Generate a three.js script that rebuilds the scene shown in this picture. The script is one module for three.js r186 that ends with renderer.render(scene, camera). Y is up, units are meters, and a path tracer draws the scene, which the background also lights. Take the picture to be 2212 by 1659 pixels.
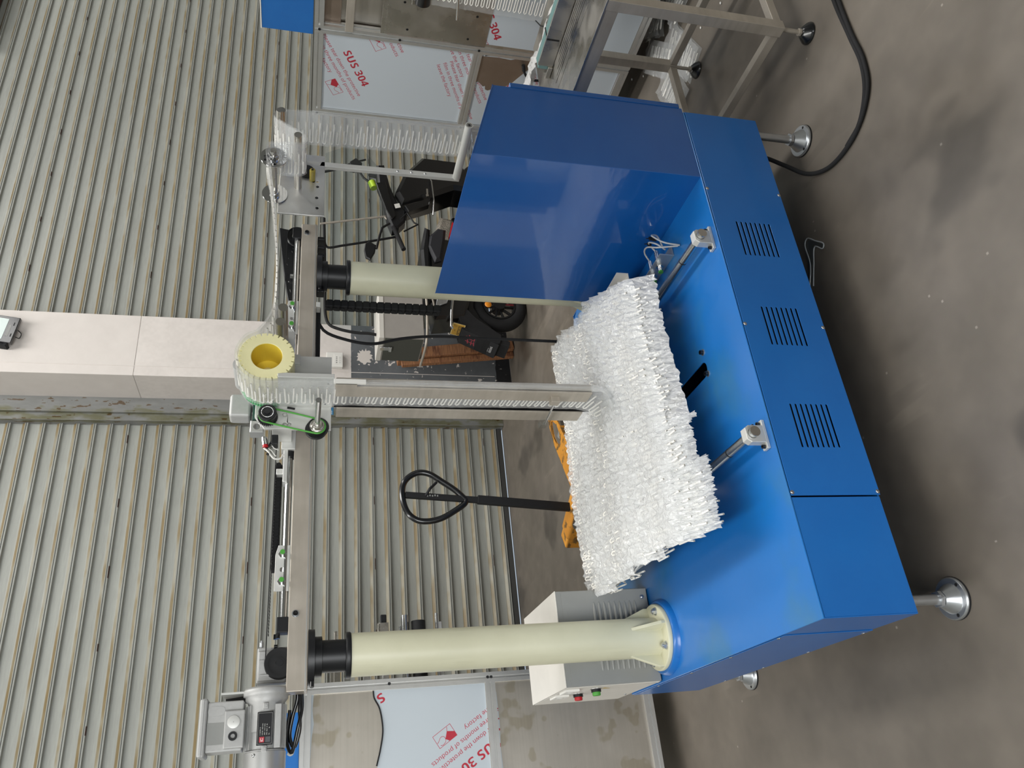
import * as THREE from 'three';
import { mergeGeometries } from 'three/addons/utils/BufferGeometryUtils.js';
import { RoundedBoxGeometry } from 'three/addons/geometries/RoundedBoxGeometry.js';
import { RectAreaLightUniformsLib } from 'three/addons/lights/RectAreaLightUniformsLib.js';

const scene = new THREE.Scene();
const V = (x, y, z) => new THREE.Vector3(x, y, z);

// ---------- camera: a phone held on its side, so the world stands turned by a quarter in the frame ----------
const camera = new THREE.PerspectiveCamera(51.82, 2212 / 1659, 0.05, 60);
{
  const right = V(0.87811477, 0.02704383, 0.47768512), up = V(0.09746211, 0.96735661, -0.23392804), fwd = V(0.46841817, -0.25197187, -0.84681438);
  camera.position.set(-0.3059, 1.6, 1.6199);
  camera.quaternion.setFromRotationMatrix(new THREE.Matrix4().makeBasis(up.clone().negate(), right, fwd.clone().negate()));
  camera.updateMatrixWorld(true);
}
// ---------- sky, exposure ----------
scene.background = new THREE.Color(0.75, 0.87, 1.0);
scene.backgroundIntensity = 1.0;
const renderer = new THREE.WebGLRenderer({ antialias: true });
renderer.toneMapping = THREE.LinearToneMapping;
renderer.toneMappingExposure = 0.62;
renderer.shadowMap.enabled = true;
RectAreaLightUniformsLib.init();

// ---------- large area lights: unseen roof sheets and gate, placed to light tops and front faces ----------
const DAY = new THREE.Color(1.0, 0.985, 0.96);
const unseenSkylights = [ // x centre, z centre, width, length, luminance
  [-2.4, 1.5, 1.1, 9, 17], [2.6, -0.6, 1.1, 6, 20], [7.6, 1.5, 1.1, 9, 17],
];
const ROOF = 6.6;
const UNSEEN_GATE = { x: -4.6, y: 2.1, w: 4.6, h: 4.2, z: 8.9, lum: 15 };

// ---------- helpers ----------
let seed = 7;
const rnd = () => { seed = (seed * 1664525 + 1013904223) >>> 0; return seed / 4294967296; };
const rr = (a, b) => a + (b - a) * rnd();
const used = {};
function numbered(n) { used[n] = (used[n] ?? -1) + 1; return used[n] ? n + '_' + String(used[n]).padStart(3, '0') : n; }
function world(o) { const p = V(0, 0, 0); for (let q = o; q && q !== scene; q = q.parent) p.add(q.position); return p; }
function boxUV(g) {                                                // texture coordinates in metres
  const p = g.attributes.position, n = g.attributes.normal, uv = new Float32Array(p.count * 2);
  for (let i = 0; i < p.count; i++) {
    const ax = Math.abs(n.getX(i)), ay = Math.abs(n.getY(i)), az = Math.abs(n.getZ(i)), x = p.getX(i), y = p.getY(i), z = p.getZ(i);
    if (ay >= ax && ay >= az) { uv[2 * i] = x; uv[2 * i + 1] = z; } else if (ax >= az) { uv[2 * i] = z; uv[2 * i + 1] = y; } else { uv[2 * i] = x; uv[2 * i + 1] = y; }
  }
  g.setAttribute('uv', new THREE.BufferAttribute(uv, 2)); return g;
}
function clean(g, keep) {
  let q = g.index ? g.toNonIndexed() : g;
  if (!q.attributes.normal) q.computeVertexNormals();
  for (const k of Object.keys(q.attributes)) if (!['position', 'normal', 'uv'].includes(k)) q.deleteAttribute(k);
  if (!keep) boxUV(q);
  return q;
}
function geo(list, keep) { const a = (Array.isArray(list) ? list : [list]).map((g) => clean(g, keep)); return a.length > 1 ? mergeGeometries(a) : a[0]; }
function shade(m) { m.castShadow = m.receiveShadow = true; return m; }
// a mesh under a parent; shapes are written in world metres and moved into the parent's frame
function part(parent, name, list, mat, label, keep) {
  const g = geo(list, keep), w = world(parent);
  g.translate(-w.x, -w.y, -w.z);
  const m = shade(new THREE.Mesh(g, mat)); m.name = parent === scene ? numbered(name) : name;
  if (label) m.userData.label = label;
  parent.add(m); return m;
}
function thing(name, label, category, at = [0, 0, 0], group) {
  const o = new THREE.Group(); o.name = numbered(name); o.position.set(...at); o.userData = { label, category };
  if (group) o.userData.group = group;
  scene.add(o); return o;
}
function solo(name, list, mat, label, category, group, keep) {
  const m = part(scene, name, list, mat, label, keep); m.userData.category = category; if (group) m.userData.group = group; return m;
}
function struct(name, list, mat, keep) { const m = part(scene, name, list, mat, null, keep); m.userData.kind = 'structure'; return m; }
// shapes
function bx(x0, x1, y0, y1, z0, z1, r = 0.0015) {
  const w = x1 - x0, h = y1 - y0, d = z1 - z0;
  r = Math.min(r, 0.45 * Math.min(w, h, d));
  const g = r > 0 ? new RoundedBoxGeometry(w, h, d, 1, r) : new THREE.BoxGeometry(w, h, d);
  g.translate((x0 + x1) / 2, (y0 + y1) / 2, (z0 + z1) / 2); return g;
}
const Q = new THREE.Quaternion(), UPV = V(0, 1, 0);
function along(g, a, b) { const d = b.clone().sub(a); g.applyQuaternion(new THREE.Quaternion().setFromUnitVectors(UPV, d.clone().normalize())); g.translate((a.x + b.x) / 2, (a.y + b.y) / 2, (a.z + b.z) / 2); return g; }
function cy(a, b, r, seg = 20, r2 = r) { a = V(...a); b = V(...b); return along(new THREE.CylinderGeometry(r2, r, a.distanceTo(b), seg), a, b); }
function ring(a, b, r, hole, seg = 28) { // a thick washer or pipe from a to b
  a = V(...a); b = V(...b); const h = a.distanceTo(b) / 2;
  const pts = [[hole, -h], [r, -h], [r, -h], [r, h], [r, h], [hole, h], [hole, h], [hole, -h]].map((p) => new THREE.Vector2(...p));
  return along(flat(new THREE.LatheGeometry(pts, seg)), a, b);
}
function flat(g) { const q = g.index ? g.toNonIndexed() : g; q.computeVertexNormals(); return q; }
function la(pts, at, dir = [0, 1, 0], seg = 28) { // turned part: pts are [radius, height]
  const g = new THREE.LatheGeometry(pts.map((p) => new THREE.Vector2(...p)), seg);
  g.applyQuaternion(new THREE.Quaternion().setFromUnitVectors(UPV, V(...dir).normalize())); g.translate(...at); return g;
}
class Path extends THREE.Curve { constructor(p, closed) { super(); this.c = new THREE.CatmullRomCurve3(p, closed, 'centripetal'); } getPoint(t, o) { return this.c.getPoint(t, o); } }
function tb(pts, r, n = 40, rad = 8, closed = false) { return new THREE.TubeGeometry(new THREE.CatmullRomCurve3(pts.map((p) => V(...p)), closed, 'centripetal'), n, r, rad, closed); }
function poly(pts, r, rad = 8) { // straight pieces joined by small balls
  const out = []; for (let i = 0; i + 1 < pts.length; i++) out.push(cy(pts[i], pts[i + 1], r, rad));
  for (let i = 1; i + 1 < pts.length; i++) { const s = new THREE.SphereGeometry(r, rad, 6); s.translate(...pts[i]); out.push(s); } return out;
}
function shape(pts, holes = []) { const s = new THREE.Shape(pts.map((p) => new THREE.Vector2(...p))); for (const h of holes) s.holes.push(h instanceof THREE.Path ? h : new THREE.Path(h.map((p) => new THREE.Vector2(...p)))); return s; }
function circ(x, y, r, n = 20) { return Array.from({ length: n }, (_, i) => [x + r * Math.cos(i / n * 6.28318), y + r * Math.sin(i / n * 6.28318)]); }
function slot(x0, x1, y0, y1) { const out = [], v = Math.abs(x1 - x0) < Math.abs(y1 - y0), r = (v ? x1 - x0 : y1 - y0) / 2; // a hole with round ends
  for (let i = 0; i <= 6; i++) { const t = Math.PI * i / 6; out.push(v ? [x0 + r + r * Math.cos(t), y1 - r + r * Math.sin(t)] : [x1 - r + r * Math.sin(t), y0 + r - r * Math.cos(t)]); }
  for (let i = 0; i <= 6; i++) { const t = Math.PI * i / 6; out.push(v ? [x0 + r - r * Math.cos(t), y0 + r - r * Math.sin(t)] : [x0 + r - r * Math.sin(t), y0 + r + r * Math.cos(t)]); } return out; }
// an outline pushed along an axis: 'z' takes [x, y], 'x' takes [z, y], 'y' takes [x, z]
function ex(axis, pts, lo, hi, bevel = 0, holes = []) {
  const f = axis === 'x' ? (p) => [-p[0], p[1]] : axis === 'y' ? (p) => [p[0], -p[1]] : (p) => p;
  const s = shape(pts.map(f), holes.map((h) => h.map(f)));
  const g = new THREE.ExtrudeGeometry(s, { depth: hi - lo - 2 * bevel, bevelEnabled: bevel > 0, bevelSize: bevel, bevelOffset: -bevel, bevelThickness: bevel, bevelSegments: 1, steps: 1, curveSegments: 10 });
  g.translate(0, 0, lo + bevel);
  const m = new THREE.Matrix4();
  if (axis === 'x') m.makeBasis(V(0, 0, -1), V(0, 1, 0), V(1, 0, 0));
  if (axis === 'y') m.makeBasis(V(1, 0, 0), V(0, 0, -1), V(0, 1, 0));
  return g.applyMatrix4(m);
}
function turn(g, about, axis, ang) { g.translate(-about[0], -about[1], -about[2]); g.applyQuaternion(new THREE.Quaternion().setFromAxisAngle(V(...axis), ang)); g.translate(...about); return g; }
function hex(a, b, r) { return flat(cy(a, b, r, 6)); }

// ---------- procedural materials ----------
function hash(x, y, s) { let h = (x * 374761393 + y * 668265263 + s * 974634777) | 0; h = Math.imul(h ^ (h >>> 13), 1274126177); return ((h ^ (h >>> 16)) >>> 0) / 4294967296; }
function vnoise(x, y, px, py, s) { // value noise that repeats after px, py cells
  const xi = Math.floor(x), yi = Math.floor(y), fx = x - xi, fy = y - yi, u = fx * fx * (3 - 2 * fx), v = fy * fy * (3 - 2 * fy);
  const m = (a, n) => ((a % n) + n) % n, X0 = m(xi, px), X1 = m(xi + 1, px), Y0 = m(yi, py), Y1 = m(yi + 1, py);
  return (hash(X0, Y0, s) * (1 - u) + hash(X1, Y0, s) * u) * (1 - v) + (hash(X0, Y1, s) * (1 - u) + hash(X1, Y1, s) * u) * v;
}
function fbm(u, v, fx, fy, oct, s) { let a = 0.5, t = 0, n = 0; for (let o = 0; o < oct; o++) { t += a * vnoise(u * fx, v * fy, fx, fy, s + o); n += a; a *= 0.55; fx *= 2; fy *= 2; } return t / n; }
const ss = (a, b, x) => { const t = Math.min(1, Math.max(0, (x - a) / (b - a))); return t * t * (3 - 2 * t); };
function tex(w, h, fn, sx, sy, color = true) { // fn(u, v) gives sRGB 0..255 (or one value); sx, sy: metres per repeat
  const d = new Uint8Array(w * h * 4);
  for (let j = 0; j < h; j++) for (let i = 0; i < w; i++) {
    const c = fn((i + 0.5) / w, (j + 0.5) / h), k = 4 * (j * w + i);
    if (typeof c === 'number') { d[k] = d[k + 1] = d[k + 2] = c; } else { d[k] = c[0]; d[k + 1] = c[1]; d[k + 2] = c[2]; }
    d[k + 3] = 255;
  }
  const t = new THREE.DataTexture(d, w, h, THREE.RGBAFormat); t.wrapS = t.wrapT = THREE.RepeatWrapping; t.magFilter = THREE.LinearFilter; t.minFilter = THREE.LinearMipmapLinearFilter;
  t.repeat.set(1 / sx, 1 / sy); if (color) t.colorSpace = THREE.SRGBColorSpace; t.needsUpdate = true; return t;
}
function canvasTex(w, h, draw) {
  const c = document.createElement('canvas'); c.width = w; c.height = h; draw(c.getContext('2d'), w, h);
  const t = new THREE.CanvasTexture(c); t.colorSpace = THREE.SRGBColorSpace; t.magFilter = THREE.LinearFilter; return t;
}
const std = (o) => new THREE.MeshStandardMaterial(o), phy = (o) => new THREE.MeshPhysicalMaterial(o);
const speck = (base, amp, f, sx, s, extra) => tex(256, 256, (u, v) => { const n = (fbm(u, v, f, f, 4, s) - 0.5) * amp; return base.map((b, i) => b + n + (extra ? extra(u, v, i) : 0)); }, sx, sx);
const rough = (lo, hi, f, sx, s) => tex(256, 256, (u, v) => 255 * (lo + (hi - lo) * ss(0.25, 0.75, fbm(u, v, f, f, 4, s))), sx, sx, false);
const M = {};
M.blue = phy({ map: speck([10, 101, 178], 10, 6, 0.9, 11), roughness: 0.42, clearcoat: 0.55, clearcoatRoughness: 0.16 });
M.blueTop = phy({ map: tex(512, 512, (u, v) => { const a = fbm(u, v, 5, 5, 5, 21), b = fbm(u, v, 24, 24, 3, 22), w = ss(0.52, 0.72, a) * (0.5 + 0.5 * b); return [16 + 30 * w, 105 + 4 * w, 180 - 24 * w]; }, 1.7, 1.3), roughnessMap: rough(0.28, 0.55, 7, 1.1, 23), roughness: 1, clearcoat: 0.6, clearcoatRoughness: 0.2 });
M.blueGuard = phy({ map: speck([6, 84, 158], 8, 5, 0.8, 12), roughness: 0.4, clearcoat: 1.0, clearcoatRoughness: 0.06 });
M.cream = phy({ map: speck([205, 203, 176], 16, 4, 0.5, 13), roughness: 0.5, clearcoat: 0.25, clearcoatRoughness: 0.3 });
M.black = std({ color: 0x121316, roughness: 0.42 });
M.blackMatt = std({ color: 0x0c0d0f, roughness: 0.75 });
M.blackGloss = phy({ color: 0x08090c, roughness: 0.3, clearcoat: 0.6, clearcoatRoughness: 0.1 });
M.rubber = std({ map: speck([24, 24, 26], 8, 10, 0.2, 14), roughness: 0.85 });
M.steel = std({ map: speck([196, 192, 184], 22, 7, 0.4, 15), metalness: 1, roughnessMap: rough(0.2, 0.42, 6, 0.5, 16), roughness: 1 });
M.steelDull = std({  map: tex(256, 256, (u, v) => { const a = fbm(u, v, 5, 5, 4, 31), b = fbm(u, v, 3, 40, 3, 32); return [178, 170, 158].map((c) => c + (a - 0.5) * 34 + (b - 0.5) * 16); }, 0.5, 0.5), metalness: 0.45, roughness: 0.42 });
M.chrome = std({ color: 0xd8d8d8, metalness: 1, roughness: 0.1 });
M.rod = std({ color: 0xcfd0d0, metalness: 1, roughness: 0.2 });
M.alu = std({ map: speck([206, 206, 204], 10, 8, 0.3, 17), metalness: 0.85, roughness: 0.38 });
M.aluLight = std({ map: speck([214, 214, 210], 12, 5, 0.4, 18), metalness: 0.55, roughness: 0.5 });
M.aluDark = std({ color: 0x3a3b3c, metalness: 0.8, roughness: 0.5 });
M.zinc = std({ map: speck([200, 203, 206], 14, 9, 0.15, 19), metalness: 0.9, roughness: 0.3 });
M.castGrey = std({ map: speck([176, 176, 174], 10, 20, 0.15, 20), roughness: 0.5, metalness: 0.25 });
M.greyPaint = phy({ map: speck([140, 141, 138], 8, 8, 0.5, 24), roughness: 0.45, clearcoat: 0.2, clearcoatRoughness: 0.3 });
M.beige = phy({ map: speck([214, 210, 202], 8, 8, 0.5, 25), roughness: 0.45, clearcoat: 0.2, clearcoatRoughness: 0.3 });
M.white = std({ color: 0xdedcd6, roughness: 0.5 });
M.paper = std({ color: 0xf4f1ea, roughness: 0.62 });        // straws
M.nylon = phy({ map: speck([232, 226, 176], 10, 6, 0.2, 26), roughness: 0.45, transmission: 0, clearcoat: 0.1 });
M.nylonYellow = std({ color: 0xe8cf48, roughness: 0.5 });
M.green = std({ color: 0x4c9a3c, roughness: 0.45 });
M.greenGear = std({ color: 0x58b878, roughness: 0.5 });
M.amber = phy({ color: 0xd8c45a, roughness: 0.2, transmission: 0.5, thickness: 0.01, ior: 1.45 });
M.clear = phy({ color: 0xf2f5f6, roughness: 0.06, transmission: 1, thickness: 0, ior: 1.45, side: THREE.DoubleSide });
M.hole = std({ color: 0x050506, roughness: 0.9 });  // near-black stands for the shade inside holes and openings
M.yellowPaint = std({ map: tex(256, 256, (u, v) => { const a = fbm(u, v, 5, 5, 5, 41), d = ss(0.56, 0.7, fbm(u, v, 14, 14, 4, 42)); return [206 - 90 * d + (a - 0.5) * 40, 140 - 55 * d + (a - 0.5) * 36, 46 - 4 * d + (a - 0.5) * 20]; }, 0.5, 0.5), roughness: 0.55 });
M.red = std({ color: 0xb01820, roughness: 0.4 });
M.wire = std({ color: 0xb9babb, roughness: 0.5 });
// ---------- the hall ----------
const X0 = -8, X1 = 12, ZB = -4.21, ZF = 9;
{
  M.floor = std({ map: tex(2048, 2048, (u, v) => {
    const a = fbm(u, v, 4, 4, 5, 51), b = fbm(u, v, 60, 60, 3, 52), c = fbm(u, v, 9, 9, 4, 53), st = ss(0.58, 0.72, fbm(u, v, 14, 10, 4, 54)), sc = ss(0.66, 0.74, fbm(u, v, 90, 12, 3, 55)) * ss(0.5, 0.62, c);
    const k = 1 + (a - 0.5) * 0.26 + (b - 0.5) * 0.16 + (c - 0.5) * 0.14 - 0.2 * st + 0.08 * sc, sp = hash(Math.floor(u * 700), Math.floor(v * 700), 5) > 0.9995 ? 40 : 0;
    return [106 * k + sp, 99 * k + sp, 90 * k + sp];
  }, 4.6, 4.6), roughnessMap: rough(0.35, 0.7, 6, 1.7, 56), roughness: 1 });
  struct('floor', bx(X0, X1, -0.12, 0, ZB, ZF, 0), M.floor);
}
// cladding: horizontal trapezoid ribs, swept from their profile; dust lies on the upward ledges
const PITCH = 0.1124;
function cladding(x0, x1, y0, n, z) {
  const prof = [[0, 0], [0.5, 0], [0.56, 0.001], [0.72, 0.02], [0.765, 0.02], [0.775, 0.012], [0.815, 0.012], [0.825, 0.02], [0.885, 0.02], [0.9, 0.0185], [0.935, 0.001], [0.96, 0], [1, 0]];
  const rows = []; for (let k = 0; k < n; k++) for (const [t, d] of prof) if (!(t === 1 && k < n - 1)) rows.push([y0 + n * PITCH - (k + t) * PITCH, z + d, k + t]);
  const pos = [], uv = [];
  for (let i = 0; i + 1 < rows.length; i++) {
    const [ya, za, ta] = rows[i], [yb, zb, tb2] = rows[i + 1];
    const q = [[x0, ya, za, ta], [x0, yb, zb, tb2], [x1, yb, zb, tb2], [x0, ya, za, ta], [x1, yb, zb, tb2], [x1, ya, za, ta]];
    for (const p of q) { pos.push(p[0], p[1], p[2]); uv.push(p[0], p[3]); }
  }
  const g = new THREE.BufferGeometry(); g.setAttribute('position', new THREE.Float32BufferAttribute(pos, 3)); g.setAttribute('uv', new THREE.Float32BufferAttribute(uv, 2)); g.computeVertexNormals(); return g;
}
M.cladding = std({ map: tex(1024, 1024, (u, v) => { // 6 m along the sheet, 8 ribs down
  const t = (v * 8) % 1, row = Math.floor(v * 8), a = fbm(u, v, 5, 16, 4, 61), b = fbm(u, v, 90, 130, 2, 62), d = fbm(u, v, 22, 8, 4, 63 + row);
  const dust = ss(0.5, 0.57, t) * (1 - ss(0.7, 0.74, t)) * (0.35 + 0.9 * ss(0.25, 0.7, d));
  let c = [156, 158, 152].map((q) => q * (1 + (a - 0.5) * 0.1 + (b - 0.5) * 0.07));
  c = c.map((q, i) => q * (1 - dust * [0.2, 0.29, 0.44][i]));
  const step = 0.083, ph = hash(row, 3, 9), m = Math.abs(((u / step + ph) % 1) - 0.5) * step * 6; // runs from fixing screws
  if ((row === 2) && Math.abs(t - 0.89) < 0.03 && m < 0.03 * (0.5 + hash(Math.floor(u / step + ph), row, 4))) c = [58, 34, 26];
  return c;
}, 6, 8), roughness: 0.42 });
{
  const y0 = 0.045, n = 60;
  struct('wall_back', cladding(X0, X1, y0, n, ZB + 0.0), M.cladding, true);
  M.wallPlain = std({ map: speck([150, 152, 148], 14, 5, 3, 65), roughness: 0.6 });
  M.sheetEdge = std({ color: 0x3c3c3a, roughness: 0.8 });
  const t = struct('trim_1', [bx(X0, X1, 0.012, 0.05, ZB - 0.03, ZB + 0.02, 0)], M.sheetEdge);
  struct('wall_outer', [bx(X0, X1, 0.045, ROOF + 0.4, ZB - 0.2, ZB - 0.05, 0)], M.wallPlain);
  struct('wall_right', bx(X1, X1 + 0.15, 0, ROOF, ZB, ZF, 0), M.wallPlain);
  const g = UNSEEN_GATE, F = g.z + 0.1;
  struct('wall_front', [bx(X0, g.x - g.w / 2, 0, ROOF, F, F + 0.1, 0), bx(g.x + g.w / 2, X1, 0, ROOF, F, F + 0.1, 0), bx(g.x - g.w / 2, g.x + g.w / 2, g.h, ROOF, F, F + 0.1, 0)], M.wallPlain);
  struct('wall_left', bx(X0 - 0.15, X0, 0, ROOF, ZB, F, 0), M.wallPlain);
  // roof; its bright sheets are out of view, placed to light from above
  const xs = [X0 - 0.2, ...unseenSkylights.flatMap((s) => [s[0] - s[2] / 2, s[0] + s[2] / 2]), X1 + 0.2], roof = [];
  for (let i = 0; i < xs.length; i += 2) roof.push(bx(xs[i], xs[i + 1], ROOF, ROOF + 0.1, ZB - 0.2, ZF + 0.2, 0));
  for (const s of unseenSkylights) { const a = s[1] - s[3] / 2, b = s[1] + s[3] / 2; if (a > ZB) roof.push(bx(s[0] - s[2] / 2, s[0] + s[2] / 2, ROOF, ROOF + 0.1, ZB - 0.2, a, 0)); if (b < ZF) roof.push(bx(s[0] - s[2] / 2, s[0] + s[2] / 2, ROOF, ROOF + 0.1, b, ZF + 0.2, 0)); }
  struct('ceiling', roof, M.wallPlain);
  unseenSkylights.forEach((s, i) => {
    const m = std({ color: 0xdde4e4, emissive: DAY, emissiveIntensity: s[4] * 0.12, roughness: 0.6 });
    const w = struct('window_' + (i + 1), bx(s[0] - s[2] / 2, s[0] + s[2] / 2, ROOF + 0.03, ROOF + 0.05, s[1] - s[3] / 2, s[1] + s[3] / 2, 0), m);
    const l = new THREE.RectAreaLight(DAY, s[4], s[2], s[3]); l.name = 'unseen_skylight'; l.position.set(s[0], ROOF + 0.02, s[1]); l.rotation.x = -Math.PI / 2; l.castShadow = true; scene.add(l);
  });
  // gate out of view, placed to light the hall from the front left
  const GC = new THREE.Color(0.96, 0.985, 1);
  const l = new THREE.RectAreaLight(GC, UNSEEN_GATE.lum, UNSEEN_GATE.w, UNSEEN_GATE.h); l.name = 'unseen_gate_daylight'; l.position.set(UNSEEN_GATE.x, UNSEEN_GATE.y, UNSEEN_GATE.z - 0.02); l.castShadow = true; scene.add(l);
  struct('door_1', bx(UNSEEN_GATE.x - UNSEEN_GATE.w / 2, UNSEEN_GATE.x + UNSEEN_GATE.w / 2, 0, UNSEEN_GATE.h, UNSEEN_GATE.z, UNSEEN_GATE.z + 0.08, 0), std({ color: 0xdfe6ea, emissive: GC, emissiveIntensity: UNSEEN_GATE.lum * 0.12, roughness: 0.8 }));
  // bracing beam high on the wall
  struct('trim_2', [bx(6.35, X1, 4.52, 4.545, ZB + 0.02, ZB + 0.2, 0.002), bx(6.35, X1, 4.75, 4.775, ZB + 0.02, ZB + 0.2, 0.002), bx(6.35, X1, 4.545, 4.75, ZB + 0.1, ZB + 0.115, 0)], std({ map: speck([84, 58, 54], 20, 6, 0.6, 66), roughness: 0.7 }));
}
// column of the hall: plastered pier in front of a grey steel stanchion
{
  const x0 = 2.65, x1 = 3.155, z1 = -3.75, H = ROOF, G = 1.27;
  M.plaster = std({ map: canvasTex(1024, 2048, (c, w, h) => { // 1.4 m wide, 2.8 m high
    const S = w / 1.4, Y = (y) => h - y * S;
    const im = c.createImageData(w, h);
    for (let j = 0; j < h; j++) for (let i = 0; i < w; i++) {
      const u = i / w, v = j / h, y = (h - j) / S, n = (fbm(u, v, 10, 20, 4, 71) - 0.5), f = fbm(u, v, 60, 120, 2, 72) - 0.5, k = 4 * (j * w + i);
      let q = [212 + n * 14 + f * 8, 205 + n * 14 + f * 8, 199 + n * 14 + f * 8];
      const chip = ss(0.735, 0.745, fbm(u, v, 26, 52, 5, 73)) + ss(0.79, 0.8, fbm(u, v, 60, 120, 4, 74));
      if (y < G + 0.004 * f && chip < 0.5) q = [92 + n * 16 + f * 6, 95 + n * 16 + f * 6, 98 + n * 16 + f * 6];
      if (y < 0.13 + n * 0.03) q = chip < 0.4 ? [22 + f * 10, 22 + f * 10, 25 + f * 10] : [150, 148, 142];
      [im.data[k], im.data[k + 1], im.data[k + 2], im.data[k + 3]] = [...q, 255];
    }
    c.putImageData(im, 0, 0);
    c.fillStyle = 'rgb(208,201,194)'; // the large bare patch under the socket
    c.beginPath(); for (let i = 0; i < 40; i++) { const t = i / 40 * 6.283, r = 0.05 * (0.8 + 0.5 * hash(i, 1, 8)); c.lineTo((2.87 % 1.4 + r * 1.25 * Math.cos(t)) * S, Y(1.165 + r * Math.sin(t))); } c.fill();
  }), roughness: 0.7 });
  M.plaster.map.wrapS = M.plaster.map.wrapT = THREE.RepeatWrapping; M.plaster.map.repeat.set(1 / 1.4, 1 / 2.8);
  M.plasterTop = std({ map: speck([212, 205, 199], 10, 8, 0.8, 75), roughness: 0.7 });
  const col = part(scene, 'column', [bx(x0, x1, 0, 2.795, ZB, z1, 0.004)], M.plaster); col.userData.kind = 'structure';
  part(col, 'upper_shaft', [bx(x0, x1, 2.795, H, ZB, z1, 0.004)], M.plasterTop);
  part(col, 'corner_bead', [bx(x0 + 0.075, x0 + 0.079, 0.14, H, z1 - 0.002, z1 + 0.002, 0)], M.plasterTop);
  M.stanchion = std({ map: tex(256, 1024, (u, v) => { const a = fbm(u, v, 6, 40, 4, 76), moss = ss(0.5, 0.75, 1 - u + (a - 0.5) * 0.7) * ss(0.3, 0.6, fbm(u, v, 3, 30, 4, 77)); const rust = fbm(u, v, 8, 60, 4, 78) > 0.7 ? 1 : 0; return [130 - 22 * moss - 30 * rust, 131 - 24 * moss - 46 * rust, 129 - 44 * moss - 60 * rust].map((q) => Math.max(10, q + (a - 0.5) * 20)); }, 0.19, 4), roughness: 0.5, metalness: 0.2 });
  M.stanchion.map.offset.set(-2.475 / 0.19, 0);
  part(col, 'steel_stanchion', [bx(2.475, x0 + 0.02, 0, H, ZB - 0.05, -4.13, 0.003), bx(2.53, x0 + 0.02, 0, H, -4.13, -4.10, 0.003)], M.stanchion, 'grey steel edge with brown stains');
}
// ---------- the blue strip-laying machine ----------
const T = 0.4424, L = 1.614, D = 1.205;
const machine = thing('laying_machine', 'long blue machine table with two cream columns, an overhead beam and a blue side hood', 'machine', [0.8, 0, -0.6]);
function screw(parent, p, n, r = 0.0045, mat = M.chrome) { const g = new THREE.SphereGeometry(r, 12, 6, 0, 6.2832, 0, 1.5708); g.scale(1, 0.6, 1); g.applyQuaternion(new THREE.Quaternion().setFromUnitVectors(UPV, V(...n))); g.translate(...p); return part(parent, 'screw', [g, cy(p, [p[0] + n[0] * 0.0005, p[1] + n[1] * 0.0005, p[2] + n[2] * 0.0005], r * 1.25, 14)], mat); }
function capScrew(parent, p, n, r = 0.007, h = 0.009, washer = true) { const q = (k) => p.map((v, i) => v + n[i] * k); const o = part(parent, 'cap_screw', [ring(q(0), q(h), r, r * 0.5, 18), cy(q(0), q(h * 0.4), r * 0.6, 12)], M.blackGloss); if (washer) part(o, 'washer', ring(q(0), q(0.0018), r * 1.45, r * 0.9, 20), M.zinc); return o; }
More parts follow.
